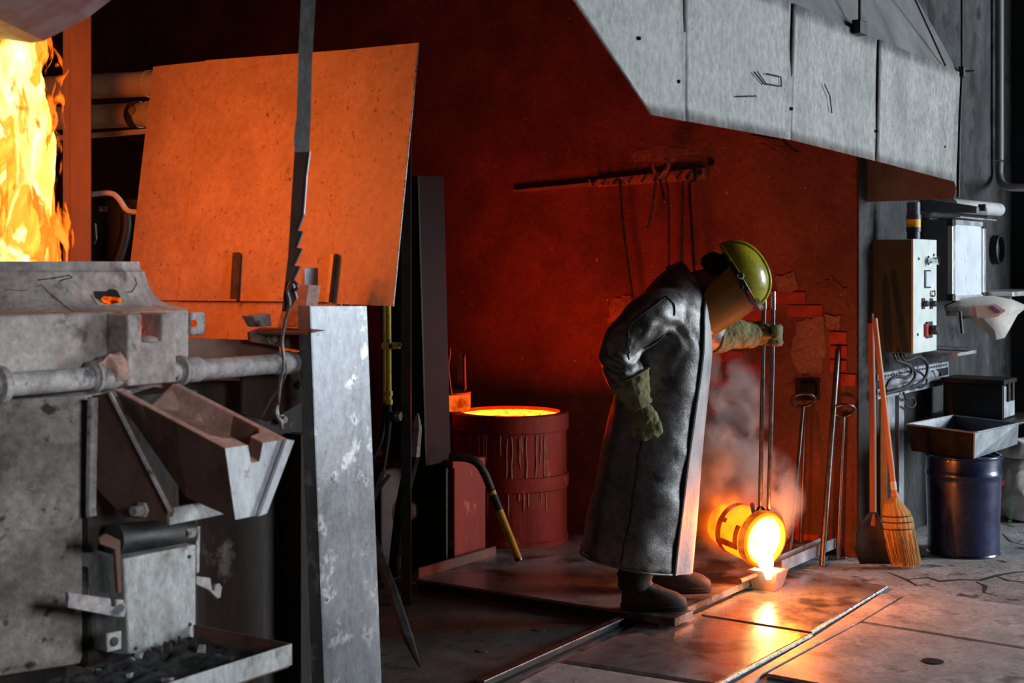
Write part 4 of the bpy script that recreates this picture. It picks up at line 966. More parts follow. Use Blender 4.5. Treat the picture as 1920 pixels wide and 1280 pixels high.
def bring(i):
    y, x0, x1, d_ = brow[i]; c_ = PY((x0 + x1) / 2, y, 7.31); h_ = (x1 - x0) / 2 / FPX * 7.4
    return [c_ + Vector((h_ * math.cos(k / 40 * 2 * PI), d_ * math.sin(k / 40 * 2 * PI), 0)) * (1 + 0.035 * (-1) ** k) for k in range(40)]
obj('bristle_head', MB().rings([bring(i) for i in range(len(brow))]), 'straw', br)
def blerp(y):
    for i in range(len(brow) - 1):
        if brow[i][0] <= y <= brow[i + 1][0]:
            t = (y - brow[i][0]) / (brow[i + 1][0] - brow[i][0])
            return [brow[i][k] * (1 - t) + brow[i + 1][k] * t for k in range(4)]
for y in (966, 977, 990):
    _, x0, x1, d_ = blerp(y); c_ = PY((x0 + x1) / 2, y, 7.31); h_ = (x1 - x0) / 2 / FPX * 7.4 * 1.03
    obj('stitching', MB().tube([c_ + Vector((h_ * math.cos(k / 32 * 2 * PI), (d_ + .002) * math.sin(k / 32 * 2 * PI), 0.003 * math.cos(k / 32 * 2 * PI))) for k in range(33)], 0.003, 6), 'cable', br)
random.seed(41)
mst = MB()
for i in range(420):
    a_ = random.uniform(0, 2 * PI); q = random.uniform(.8, 1.06); y0 = random.uniform(985, 1035)
    def at_(y):
        _, x0, x1, d_ = blerp(min(1059, y)); c_ = PY((x0 + x1) / 2, y, 7.31); h_ = (x1 - x0) / 2 / FPX * 7.4
        return c_ + Vector((h_ * math.cos(a_), d_ * math.sin(a_), 0)) * q
    y1 = random.uniform(1050, 1059)
    mst.tube([at_(y0), at_(y1)], 0.0022, 3)
stw = obj('loose_straw', mst, 'straw_dark', br); stw['kind'] = 'stuff'

# ------------------------------------------------------------------ control box, screen panel and cabling on the right wall
cb_ = thing('control_box', 'olive steel control box with a bright switch front on the grey wall', 'control box', W(UW, 8.0, 1.1))
UB2 = PV(1715, 555, 0).dot(UV) if False else None
vb0 = W(UW, 0, 0)
p_near = PU(1643, 555, UW + 0.03)                      # where the box side meets the wall
vbox = p_near.dot(VV)
ufr = PV(1713, 555, vbox).dot(UV)
vfar = PU(1756, 555, ufr).dot(VV)
zt2, zb2 = PV(1680, 449, vbox).z, PV(1680, 661, vbox).z
obj('body', MB().uvbox(UW, ufr - 0.012, vbox, vfar, zb2, zt2), 'box_olive', cb_, bevel=0.004)
fr = obj('front_door', MB().uvbox(ufr - 0.012, ufr, vbox - 0.003, vfar + 0.003, zb2 - 0.003, zt2 + 0.003), 'box_front', cb_, bevel=0.003)
def onf(x, y, d_=0.0): return PU(x, y, ufr + d_)
obj('selector_knob', MB().lathe(onf(1739, 488), [(0.026, 0), (0.026, 0.006), (0.017, 0.008), (0.017, 0.05), (0.024, 0.055), (0.024, 0.065)], UV, n=20), 'chrome', fr)
mt_ = onf(1738, 523); obj('meter_frame', MB().box(mt_, UV * 0.008, VV * 0.05, ZV * 0.05), 'black_plastic', fr, bevel=0.003)
obj('meter_face', MB().box(mt_ + UV * 0.008, UV * 0.002, VV * 0.042, ZV * 0.042), 'paper', fr)
obj('push_button', MB().lathe(onf(1746, 550), [(0.02, 0), (0.02, 0.018), (0.014, 0.02)], UV, n=16), 'chrome', fr)
for x in (1730, 1745):
    p = onf(x, 569); sw = obj('rotary_switch', MB().box(p, UV * 0.008, VV * 0.022, ZV * 0.03), 'black_plastic', fr, bevel=0.003)
    obj('switch_knob', MB().lathe(p, [(0.018, 0), (0.016, 0.03), (0.01, 0.034)], UV, n=12), 'black_plastic', sw)
p = onf(1740, 618); ms = obj('main_switch', MB().box(p, UV * 0.014, VV * 0.045, ZV * 0.045), 'black_plastic', fr, bevel=0.004)
obj('main_switch_handle', MB().lathe(p + UV * .012, [(0.026, 0), (0.026, 0.04), (0.018, 0.046)], UV, n=16), 'black_plastic', ms)
obj('red_marker', MB().box(p + UV * 0.004 - VV * 0.055, UV * 0.012, VV * 0.016, ZV * 0.035), 'red_plastic', ms)
for x, y in ((1722, 485), (1720, 627), (1750, 478)):
    bolt('door_screw', onf(x, y), UV, 0.007, 0.006, 'tool_steel', fr)
cd = thing('conduit_riser', 'dark blue conduit with a yellow band above the control box', 'conduit', PV(1713, 448, vbox + 0.1))
xc = PV(1713, 448, vbox + 0.12); xr = 0.036
obj('pipe', MB().tube([Vector((xc.x, xc.y, zt2 + .004)), Vector((xc.x, xc.y, 1.902))], xr, 20), 'blue_pipe', cd, smooth=2)
zy0, zy1 = PY(1713, 426, xc.y).z, PY(1713, 411, xc.y).z
obj('yellow_band', MB().tube([Vector((xc.x, xc.y, zy0)), Vector((xc.x, xc.y, zy1))], xr * 1.05, 20), 'yellow_tape', cd, smooth=2)
for z_ in (zy0 - .012, zy1 + 0.012):
    obj('coupling', MB().tube([Vector((xc.x, xc.y, z_ - .012)), Vector((xc.x, xc.y, z_ + .012))], xr * 1.12, 20), 'blue_pipe', cd, smooth=2)
sp = thing('screen_panel', 'grey panel housing with an aluminium framed bluish screen', 'screen', W(UW, 8.9, 1.3))
vp0 = PU(1735, 490, UW + 0.02).dot(VV); up_ = PV(1783, 490, vp0).dot(UV); vp1 = PU(1845, 490, up_).dot(VV)
zp1, zp0 = PV(1760, 411, vp0).z, PV(1760, 564, vp0).z
obj('housing', MB().uvbox(UW, up_ - 0.02, vp0, vp1, zp0, zp1), 'panel_grey', sp, bevel=0.004)
for v_a, v_b, z_a, z_b in ((vp0 - .005, vp0 + .05, zp0, zp1), (vp1 - .05, vp1 + .005, zp0, zp1)):
    obj('frame_bar', MB().uvbox(up_ - 0.02, up_ + 0.012, v_a, v_b, z_a + .04, z_b - .04), 'alu', sp, bevel=0.004)
obj('frame_bar', MB().uvbox(up_ - 0.02, up_ + 0.008, vp0 + .05, vp1 - .05, zp1 - .03, zp1), 'alu', sp, bevel=0.003)
obj('frame_bar', MB().uvbox(up_ - 0.02, up_ + 0.008, vp0 + .05, vp1 - .05, zp0, zp0 + .03), 'alu', sp, bevel=0.003)
for v_a in (vp0 - .005, vp1 - .05):
    for z_a in (zp0, zp1 - .04):
        obj('corner_cap', MB().uvbox(up_ - 0.022, up_ + 0.014, v_a, v_a + .055, z_a, z_a + .04), 'black_plastic', sp, bevel=0.003)
obj('screen_glass', MB().uvbox(up_ - 0.02, up_ - 0.002, vp0 + .05, vp1 - .05, zp0 + .03, zp1 - .03), 'paper', sp)
obj('top_cover', MB().uvbox(UW, up_ + 0.05, vp0 + .02, vp1 + .1, zp1 + .010, zp1 + .016), 'alu', sp)
obj('cover_bracket', MB().uvbox(UW, UW + 0.03, vp0 + .05, vp0 + .2, zp1, zp1 + .010), 'alu', sp)
# wedge lamp and white tube above
wl = thing('wall_lamp', 'grey wedge-shaped lamp housing over the screen panel', 'lamp', PV(1765, 392, vp0))
obj('lamp_body', MB().prism([W(UW, vp0 - .02, PV(1730, 390, vp0).z - .02), W(UW + 0.33, vp0 - .02, PV(1730, 396, vp0).z - .02), W(UW + 0.33, vp0 - .02, PV(1730, 390, vp0).z + .0), W(UW, vp0 - .02, PV(1730, 374, vp0).z + .01)], VV * 0.22), 'panel_grey', wl, bevel=0.006)
obj('lamp_hook', MB().box(W(UW + 0.34, vp0 + .05, PV(1730, 391, vp0).z), UV * .02, VV * .01, ZV * .02), 'black_iron', wl)
wp = tag(obj('white_wall_pipe', MB().tube([PU(1782, 385, UW + .07), PU(1872, 393, UW + .07)], 0.045, 18), 'white_pipe', smooth=2), 'thick white pipe along the grey wall above the screen panel', 'pipe')
cp = PU(1840, 390, UW + .035)
# downpipe at the far corner and a round port
dp = thing('corner_downpipe', 'thin grey downpipe in the dark far corner', 'pipe', PU(1874, 500, UW + .05) * Vector((1, 1, 0)) if False else Vector((PU(1874, 500, UW + .05).x, PU(1874, 500, UW + .05).y, 0)))
obj('pipe', MB().tube([PU(1874, 300, UW + .05), Vector((PU(1874, 300, UW + .05).x, PU(1874, 300, UW + .05).y, 5.19))], 0.028, 12), 'panel_grey', dp, smooth=2)
obj('elbow', stube(MB(), [PU(1874, 302, UW + .05), PU(1875, 335, UW + .06), PU(1890, 350, UW + .2), PU(1960, 352, UW + 0.7)], 0.026, 10), 'panel_grey', dp, smooth=True)
rp = thing('round_duct_port', 'dark round duct opening on the wall behind the screen panel', 'duct port', PU(1866, 470, UW + .02))
c_ = PU(1862, 468, UW)
obj('port_ring', MB().lathe(c_, [(0.10, 0.001), (0.10, 0.05), (0.09, 0.055), (0.088, 0.02), (0.01, 0.02)], UV, n=36), 'black_iron', rp, smooth=2)
tag(obj('red_wall_sign', MB().box(W(UW + .75, 10.39, 1.63), UV * 0.05, VV * 0.008, ZV * 0.09), 'red_plastic', bevel=0.004), 'small plain red sign on the dark far wall', 'sign')
sf = thing('wall_shelf', 'narrow pale shelf along the wall beside the screen panel', 'shelf', PU(1880, 548, UW + .1))
vs0 = vp1 + 0.04; zs_ = PU(1880, 547, UW + .3).z
obj('board', MB().uvbox(UW, UW + .34, vs0, 10.38, zs_ - .03, zs_), 'alu', sf, bevel=0.003)
obj('bracket', MB().uvbox(UW, UW + .3, vs0 + .1, vs0 + .12, zs_ - .18, zs_ - .03), 'alu', sf)
# cable tray with cables
ct = thing('cable_tray', 'perforated grey cable tray on the wall under the control box', 'cable tray', PU(1715, 720, UW + .1))
ut = UW + 0.06
va, vb = PU(1646, 700, ut).dot(VV), PU(1779, 690, ut).dot(VV)
za, zb = PU(1700, 693, ut).z, PU(1700, 730, ut).z
obj('back', MB().uvbox(UW, UW + .006, va, vb, zb, za), 'tray_steel', ct)
obj('bottom', MB().uvbox(UW, ut, va, vb, zb - .006, zb), 'tray_steel', ct)
obj('lower_rail', MB().uvbox(ut - .004, ut, va, vb, zb - .02, zb + .035), 'tray_steel', ct)
obj('upper_rail', MB().uvbox(ut - .004, ut, va, vb, za - .03, za + .005), 'tray_steel', ct)
obj('end_frame', MB().uvbox(UW, ut, vb - .008, vb, zb, za), 'tray_steel', ct)
slot = MB().box((0, 0, 0), UV * .002, VV * .014, ZV * .006).mesh('slot'); slot.materials.append(M['black_plastic'])
for zz in (za - .012, zb + .008):
    k = va + .03
    while k < vb - .02:
        o_ = bpy.data.objects.new('slot', slot); COL.objects.link(o_); o_.parent = ct; o_.location = W(ut, k, zz) - BASE[ct]; k += .045
def cable(lab, pts, r=0.010, u_=None, mat='cable', g='cables below the control box'):
    return tag(obj('cable', stube(MB(), [PU(x, y, (u_ or UW + .11)) for x, y in pts], r, 8, 6), mat, smooth=True), lab, 'cable', g)
cable('black cable in the widest loop below the control box', [(1688, 664), (1698, 676), (1722, 668), (1738, 682), (1736, 705), (1718, 722), (1690, 731), (1662, 734)], .010)
cable('black cable running in the middle loop below the control box', [(1680, 664), (1690, 678), (1708, 686), (1716, 704), (1704, 722), (1680, 732), (1660, 738)], .010, UW + .13)
cable('black cable in the smallest loop, entering the tray', [(1676, 664), (1682, 676), (1700, 682), (1710, 695), (1702, 707), (1680, 706), (1668, 714), (1660, 730)], .009, UW + .15)
cable('thin grey cable crossing the others in the tray', [(1694, 664), (1712, 690), (1728, 700), (1738, 715), (1726, 726), (1706, 720)], .007, UW + .10, 'black_plastic')
cable('cable bundle bent round the tray end', [(1742, 716), (1760, 714), (1765, 702), (1758, 692), (1752, 690)], .007, UW + .04)
cable('black cable hanging down below the tray', [(1694, 736), (1700, 748), (1712, 745), (1716, 757), (1708, 764), (1698, 760)], .007, UW + .08)
for i, (x0, x1, lab) in enumerate(((1664, 1678, 'light grey steel upright below the cable tray, the wider one'), (1686, 1695, 'narrow steel upright below the cable tray'))):
    v_a, v_b = PU(x0, 800, UW + .05).dot(VV), PU(x1, 800, UW + .05).dot(VV)
    tag(obj('channel_upright', MB().uvbox(UW, UW + .05, v_a, v_b, 0, zb - .022), 'tray_steel'), lab, 'upright', 'steel uprights under the tray')
vt_ = PU(1756, 650, UW + .16).dot(VV)
tag(obj('cable_stub', MB().tube([PU(1752, 652, UW + .2), PU(1814, 655, UW + .24)], 0.013, 10), 'black_plastic', smooth=2), 'straight black cable stub sticking out beside the control box', 'cable')
tag(obj('wall_ledge', MB().uvbox(UW, UW + .2, PU(1764, 660, UW + .1).dot(VV), PU(1800, 660, UW + .1).dot(VV), PU(1780, 664, UW + .1).z, PU(1780, 658, UW + .1).z), 'alu'), 'small white ledge on the wall under the black cable stub', 'ledge')

# ------------------------------------------------------------------ barrel, trays, box, sacks
BC = Vector((PY(1806, 500, 7.72).x, 7.72, 0)); BR = 0.197; BHt = 0.54
ba = thing('blue_barrel', 'glossy dark blue steel barrel standing on the cracked floor', 'barrel', BC)
obj('barrel_body', MB().lathe(BC, [(BR * .95, 0.0), (BR * .97, .008), (BR * .965, .02), (BR * .96, .12), (BR, .40), (BR * 1.0, .415), (BR * 1.025, .425), (BR * 1.03, .44), (BR * 1.01, .452), (BR, .46), (BR, BHt - .02), (BR * .94, BHt - .02), (0.01, BHt - .02)], n=64), 'barrel_blue', ba, smooth=2)
obj('barrel_rim', MB().tube([BC + Vector((BR * math.cos(k / 48 * 2 * PI), BR * math.sin(k / 48 * 2 * PI), BHt - .010)) for k in range(49)], 0.009, 8), 'barrel_blue', ba, smooth=True)
obj('base_rim', MB().lathe(BC, [(BR * .97, 0), (BR * .99, .006), (BR * .97, .016)], n=48), 'barrel_blue', ba, smooth=2)
ty = thing('metal_bin', 'open rectangular dark steel bin lying on top of the blue barrel', 'bin', BC + ZV * BHt)
zi0, zi1 = BHt + .002, 0.685
Fb = [PZ(1709, 845, zi0), PZ(1826, 860, zi0), PZ(1908, 832, zi0)]
Ft = [PZ(1701, 795, zi1), PZ(1827, 811, zi1), PZ(1910, 793, zi1)]
Fb.append(Fb[0] + Fb[2] - Fb[1]); Ft.append(Ft[0] + Ft[2] - Ft[1])
for i, nm in enumerate(('front_wall', 'side_wall', 'back_wall', 'side_wall')):
    j = (i + 1) % 4
    e_ = (Ft[j] - Ft[i]).normalized(); nn = e_.cross(ZV).normalized()
    cen = sum(Ft, Vector()) / 4
    if nn.dot(cen - Ft[i]) < 0: nn = -nn
    obj(nm, MB().prism([Fb[i], Fb[j], Ft[j], Ft[i]], nn * 0.004), 'black_paint' if i == 0 else 'tray_steel', ty)
    obj('rim', MB().tube([Ft[i], Ft[j]], 0.005, 8), 'tray_steel', ty)
obj('base_sheet', MB().prism([Fb[0], Fb[1], Fb[2], Fb[3]], ZV * 0.004), 'tray_steel', ty)
obj('turned_lip', MB().prism([Ft[1], Ft[2], Ft[2] + Vector((0.05, -0.01, 0.01)), Ft[1] + Vector((0.015, -.004, 0.002))], ZV * 0.003), 'tray_steel', ty)
bx_ = thing('ammunition_box', 'black steel box with a latch end behind the metal bin', 'box', PY(1830, 787, 8.55))
v8 = 8.42
pA = PV(1768, 785, v8); pB = PV(1880, 787, v8); zx0 = pB.z; zx1 = PV(1880, 722, v8).z
ua, ub = pA.dot(UV), pB.dot(UV)
obj('box_body', MB().uvbox(ua, ub, v8, v8 + .26, zx0, zx1), 'black_paint', bx_, bevel=0.006)
obj('box_lid', MB().uvbox(ua - .012, ub + .012, v8 - .012, v8 + .272, zx1, zx1 + .03), 'black_paint', bx_, bevel=0.005)
obj('end_plate', MB().uvbox(ub, ub + .004, v8 + .015, v8 + .245, zx0 + .01, zx1 - .01), 'tray_steel', bx_)
for dv in (.07, .16):
    obj('latch', MB().uvbox(ub + .004, ub + .018, v8 + dv, v8 + dv + .035, zx0 + .1, zx1 + .01), 'black_iron', bx_, bevel=0.003)
be = thing('work_bench', 'dark bench carrying the black box behind the barrel', 'bench', W((ua + ub) / 2, v8 + .15, 0))
obj('bench_top', MB().uvbox(UW + .02, ub + .08, v8 - .06, v8 + .5, zx0 - .03, zx0), 'black_paint', be)
for uu in (UW + .06, ub - .26):
    for vv in (v8 + .13, v8 + .42):
        obj('leg', MB().uvbox(uu - .02, uu + .02, vv - .02, vv + .02, 0, zx0 - .03), 'black_iron', be)
# white sacks
def sack_mesh(c_, a_, b_, h, seed, voxel=0.014, amp=0.03):
    mb = MB(); mb.ball(Vector(c_) + ZV * h / 2, Vector(a_), Vector(b_), ZV * h * 0.5, 20, 12)
    # squarer
    cc = Vector(c_) + ZV * h / 2
    for i, p in enumerate(mb.v):
        q = p - cc
        x_ = q.dot(Vector(a_)) / Vector(a_).length_squared; y_ = q.dot(Vector(b_)) / Vector(b_).length_squared; z_ = q.z / (h / 2)
        f_ = lambda t: math.copysign(abs(t) ** 0.45, t)
        mb.v[i] = cc + Vector(a_) * f_(x_) + Vector(b_) * f_(y_) + ZV * (h / 2) * f_(z_)
    me = fuse(mb, voxel, 3)
    for v_ in me.vertices:
        d_ = noise.noise_vector(v_.co * 9 + Vector((seed, 0, 0))) * amp + noise.noise_vector(v_.co * 24 + Vector((0, seed, 0))) * amp * 0.4
        if v_.co.z < c_[2] + .03: d_.z = max(d_.z, 0) * .2
        v_.co += d_
        v_.co.z = max(v_.co.z, c_[2] + .001)
    return me
s1 = PZ(1925, 979, 0.0); s1.x += 0.06; s1.y += 0.1
sk = thing('floor_sack', 'crumpled white plastic sack with green lettering on the floor beside the barrel', 'sack', s1)
link('bag', shift(sack_mesh(s1, Vector((0.19, -0.02, 0)), Vector((0.02, 0.16, 0)), 0.36, 2), BASE[sk]), 'sack', sk, BASE[sk], True)
text('ETDEKANS', PY(1894, 955, 8.5) + Vector((0, -.02, 0)), 0.034, (-.14, 0, -1), (1, 0, -.14), 'green_ink', sk, 0.002)
obj('red_print', MB().box(PY(1879, 905, 8.52), Vector((.014, 0, 0)), Vector((0, .004, 0)), ZV * .012), 'red_label', sk)
s2 = s1 + ZV * 0.385
sk2 = thing('stacked_sack', 'white sack lying flat on top of the sack with green lettering', 'sack', s2)
link('bag', shift(sack_mesh(s2, Vector((0.23, -0.06, 0)), Vector((0.04, 0.2, 0)), 0.10, 5, amp=0.02), BASE[sk2]), 'sack', sk2, BASE[sk2], True)
# sack hanging over the shelf edge
s3 = PY(1852, 600, 8.75)
hk = thing('draped_sack', 'open white paper sack draped over the shelf edge by the screen panel', 'sack', PY(1850, 636, 8.7))
poly = [(1776, 573), (1800, 562), (1830, 556), (1867, 555), (1900, 562), (1928, 574), (1908, 590), (1896, 612), (1884, 633), (1868, 637), (1848, 618), (1826, 597), (1812, 578), (1796, 583), (1781, 593)]
P_ = [PY(x, y, 8.52) for x, y in poly]; cen = sum(P_, Vector()) / len(P_)
mb_ = MB(); mb_.rings([[p + Vector((0, 0.07, 0)) for p in P_], [p for p in P_], [cen + (p - cen) * .62 + Vector((0, -.045 + .02 * noise.noise(p * 9), 0)) for p in P_], [cen + (p - cen) * .25 + Vector((0, -.06, 0)) for p in P_]])
obj('paper_bag', mb_, 'sack', hk, smooth=2)
obj('printed_side', MB().prism([PY(x, y, 8.455) for x, y in ((1828, 574), (1868, 570), (1886, 582), (1870, 594), (1832, 596))], Vector((0, .02, 0))), 'sack_print', hk)
obj('violet_bar', MB().prism([PY(x, y, 8.448) for x, y in ((1858, 575), (1862, 573), (1876, 584), (1873, 587))], Vector((0, .008, 0))), 'violet_ink', hk)
obj('black_clip', MB().tube([PY(1778, 585, 8.44), PY(1800, 583, 8.45), PY(1804, 624, 8.46)], 0.010, 8), 'black_plastic', hk)
# ------------------------------------------------------------------ crucible pouring into the mold
cr = thing('pouring_crucible', 'glowing yellow crucible tipped on its side, pouring white-hot metal', 'crucible', PZ(1400, 1075, KZ))
YC = 6.66
mouth = PY(1433, 1011, YC); ax = Vector((0.50, -0.80, -0.10)).normalized()
CR = 0.118
def cl(prof, n=48, cap=True): return MB().lathe(mouth, prof, ax, n=n, cap=cap)
body_p = [(0.02, -0.33), (CR * .60, -0.325), (CR * .80, -.30), (CR * .93, -.24), (CR * 1.02, -.16), (CR * 1.05, -.08), (CR * 1.05, -.012), (CR * 1.08, -.008), (CR * 1.08, .008), (CR * 0.98, .012)]
obj('crucible_wall', cl([(.0005, -.33)] + body_p, cap=False), 'crucible_hot', cr, smooth=2)
obj('crucible_lining', cl([(CR * 1.0, .013), (CR * .97, .016), (CR * .90, .010), (CR * .84, -.05), (CR * .8, -.11)], cap=False), 'crucible_inside', cr, smooth=2)
obj('rim_ring', cl([(CR * 1.085, -.03), (CR * 1.15, -.03), (CR * 1.15, .004), (CR * 1.085, .004), (CR * 1.085, -.03)], cap=False), 'rim_hot', cr, smooth=2)
# melt surface: level metal filling the lower half of the tilted mouth
xs = ax.cross(ZV).normalized(); ys = xs.cross(ax).normalized()
obj('melt', MB().prism([mouth + ax * -.005 + CR * .9 * (math.cos(t / 40 * 2 * PI) * xs + math.sin(t / 40 * 2 * PI) * ys) for t in range(40)], -ax * .05), 'melt_white', cr)
lip = mouth + ys * -CR * .92 + ax * 0.012
zm = 0.112
mc = PZ(1430, 1104, 0.02) + UV * 0.03
stream = [lip + ys * 0.03 - ax * .01, lip + ax * 0.012, lip + ax * .02 - ZV * .02, Vector((lip.x + ax.x * .03, lip.y + ax.y * .03, zm - .02))]
obj('metal_stream', stube(MB(), stream, [0.045, 0.038, 0.027, 0.012], 14, 5), 'melt_stream', cr, smooth=True)
# tong band round the crucible
obj('tong_band', cl([(CR * .985, -.205), (CR * 1.05, -.205), (CR * 1.085, -.175), (CR * 1.02, -.175), (CR * .985, -.205)], cap=False), 'band_hot', cr, smooth=2)
def onb(ang, h, k=1.09): return mouth + ax * h + CR * k * (math.cos(ang) * xs + math.sin(ang) * ys)
def strap(a0, a1, h0, h1, name):
    rs = []
    for i in range(9):
        t = i / 8; a_ = a0 + (a1 - a0) * t; h_ = h0 + (h1 - h0) * t
        rs.append([onb(a_, h_ - .012, 1.06), onb(a_, h_ + .012, 1.06), onb(a_, h_ + .012, 1.12), onb(a_, h_ - .012, 1.12)])
    return obj(name, MB().rings(rs), 'band_hot', cr)
strap(0.55, -0.45, -.185, -.185, 'bail_strap')
obj('bail_strap', MB().rings([[onb(-0.40, h_, 1.06), onb(-0.18, h_, 1.06), onb(-0.18, h_, 1.13), onb(-0.40, h_, 1.13)] for h_ in (-.195, -.15, -.1, -.06)]), 'band_hot', cr)
strap(-0.40, 0.50, -.062, -.058, 'bail_strap')
obj('bail_strap', MB().rings([[onb(0.42, h_, 1.05), onb(0.60, h_, 1.05), onb(0.60, h_, 1.13), onb(0.42, h_, 1.13)] for h_ in (-.195, -.17, -.15)]), 'band_hot', cr)

mo = thing('ingot_mold', 'small tapered steel ingot mold with a handle catching the metal', 'mold', mc)
zB, zT = 0.0205, zm
def mring(k, z, inset=0.0):
    a_, b_ = 0.080 * k - inset, 0.070 * k - inset
    return [Vector((mc.x, mc.y + .03, z)) + UV * (sx * a_) + VV * (sy * b_) for sx, sy in ((-1, -1), (1, -1), (1, 1), (-1, 1))]
obj('mold_wall', MB().rings([mring(.68, zB), mring(1, zT), mring(1, zT, .012), mring(.75, zB + .02, .012)]), 'mold', mo, bevel=0.002)
obj('mold_melt', MB().prism(mring(.96, zT - .012, .012), -ZV * .01), 'melt_stream', mo)
h0 = Vector((mc.x, mc.y + .03, zT - .02)) - UV * 0.03 - VV * 0.07
hp_ = PY(1388, 1089, h0.y - .06)
obj('mold_handle', MB().tube([h0 + VV * .01, h0.lerp(hp_, .6), hp_], 0.011, 10), 'mold', mo, smooth=2)
plight('pour_glow', mouth + ax * .16 + ZV * 0.05, 30, (1.0, 0.19, 0.016), 0.02)

plight('crucible_glow', mouth - ax * .17 + Vector((-0.02, 0.17, 0.05)), 10, (1.0, 0.17, 0.012), 0.02)

# tongs held by the worker
tg = thing('crucible_tongs', 'long pair of dark steel crucible tongs held upright by the worker', 'tongs', PY(1440, 960, 6.62))
obj('arm', MB().tube([PY(1433, 547, 6.60), PY(1430, 700, 6.62), PY(1425, 960, 6.68)], 0.0105, 12), 'tool_steel', tg, smooth=2)
obj('arm', MB().tube([PY(1450, 548, 6.58), PY(1448, 700, 6.60), PY(1441, 962, 6.68)], 0.0105, 12), 'tool_steel', tg, smooth=2)
obj('grip_tip', MB().tube([PY(1433, 545, 6.60), PY(1433, 580, 6.60)], 0.0112, 12), 'rod_steel', tg, smooth=2)
obj('grip_tip', MB().tube([PY(1450, 546, 6.58), PY(1450, 580, 6.58)], 0.0112, 12), 'rod_steel', tg, smooth=2)
obj('jaw', stube(MB(), [PY(1425, 950, 6.68), PY(1415, 965, 6.66), onb(PI / 2, -.10, 1.2)], 0.011, 10), 'tool_steel', tg, smooth=True)
obj('jaw', stube(MB(), [PY(1441, 955, 6.68), PY(1440, 965, 6.66), onb(PI / 2, -.04, 1.2)], 0.011, 10), 'tool_steel', tg, smooth=True)

# ------------------------------------------------------------------ the worker
YP = 6.15
def B(px, py, dy=0.0): return PY(px, py, YP + dy)
def Bv(dx, dy): return Vector((dx * YP / FPX, 0, -dy * YP / FPX))
pe = thing('person', 'person in a grey leather coat, yellow helmet and amber visor, leaning over the crucible', 'person', PZ(1225, 1140, KZ + .004))
TR = [  # centre px, sagittal half vector px, half depth m
    (1186, 1050, 100, 17, .235, 1.0), (1193, 1000, 99, 13, .232, .9), (1201, 950, 97, 10, .228, .8), (1209, 900, 94, 8, .224, .65), (1217, 850, 91, 6, .218, .5), (1226, 800, 88, 4, .212, .35),
    (1235, 750, 85, 2, .206, .2), (1247, 690, 80, 2, .205, .1), (1253, 645, 77, 8, .212, .05), (1260, 602, 68, 17, .222, .0), (1268, 570, 57, 25, .215, .0), (1281, 545, 45, 29, .165, 0), (1294, 528, 34, 29, .11, 0)]
def trunk(s, th, sc=1.0):
    i = min(int(s), len(TR) - 2); t = s - i
    a = [TR[i][k] * (1 - t) + TR[i + 1][k] * t for k in range(6)]
    f = a[5]
    fold = 1 + f * (0.035 * math.cos(5 * th + 0.8) + 0.03 * math.cos(3 * th - 1.0) + 0.02 * math.cos(9 * th + 2 + s * .3))
    c_, s_ = math.cos(th), math.sin(th)
    e = 0.88
    cx = math.copysign(abs(c_) ** e, c_); sx = math.copysign(abs(s_) ** e, s_)
    return B(a[0], a[1]) + (Bv(a[2], a[3]) * cx + Vector((0, a[4], 0)) * sx) * fold * sc
NT = 64
mb = MB()
mb.rings([[trunk(s / 2, 2 * PI * k / NT) for k in range(NT)] for s in range(0, 2 * (len(TR) - 1) + 1)])
# sleeves
def limb(mb, pts, n=18, sub=5):
    stube(mb, [B(x, y, d) for x, y, d, r in pts], [p[3] for p in pts], n, sub)
RS = [(1272, 572, -.10, .085), (1240, 583, -.18, .098), (1208, 603, -.23, .094), (1178, 630, -.265, .086), (1164, 655, -.275, .080), (1162, 680, -.265, .074), (1170, 700, -.26, .076), (1180, 716, -.255, .075)]
limb(mb, RS)
LS = [(1280, 572, .10, .085), (1300, 590, .20, .090), (1318, 612, .29, .080), (1336, 628, .35, .074), (1352, 632, .37, .070)]
limb(mb, LS)
coat_me = fuse(mb, 0.011, 5, .5)
for v_ in coat_me.vertices:
    p = v_.co.copy()
    px = 960 + p.x / p.y * FPX; py = HZ + (EYE - p.z) / p.y * FPX
    # creases bunching round elbow and armpit, faint wrinkles elsewhere
    w = math.exp(-((px - 1175) ** 2 + (py - 668) ** 2) / (2 * 38 ** 2)) + .6 * math.exp(-((px - 1240) ** 2 + (py - 625) ** 2) / (2 * 35 ** 2))
    v_.co += v_.normal * (0.010 * w * math.sin(noise.noise(p * 7) * 9 + p.z * 48 + p.x * 34) + 0.007 * w * noise.noise(p * 24) + 0.004 * noise.noise(p * 15) + 0.010 * noise.noise(p * 5.5 + Vector((3, 1, 7))))
coat_bvh = BVHTree.FromPolygons([v_.co.copy() for v_ in coat_me.vertices], [list(p.vertices) for p in coat_me.polygons])
coat = link('coat', shift(coat_me, BASE[pe]), 'coat', pe, BASE[pe], True)
def seam(pts, r=0.0035, name='seam', mat='seam'):
    P_ = spline(pts, 8); q = []
    for p in P_:
        c_, n_, i_, d_ = coat_bvh.find_nearest(p)
        q.append(c_ + n_ * r * 0.3)
    return obj(name, MB().tube(q, r, 6), mat, coat, smooth=True)
seam([B(x, y, -.30) for x, y in ((1193, 815), (1186, 860), (1178, 910), (1165, 980), (1150, 1058))])
seam([B(x, y, -.32) for x, y in ((1258, 535), (1240, 552), (1222, 575), (1200, 592), (1180, 615), (1174, 650), (1170, 700))])
seam([B(x, y, -.30) for x, y in ((1258, 535), (1275, 560), (1278, 590))])
seam([B(x, y, -.30) for x, y in ((1262, 640), (1235, 650), (1214, 655))])
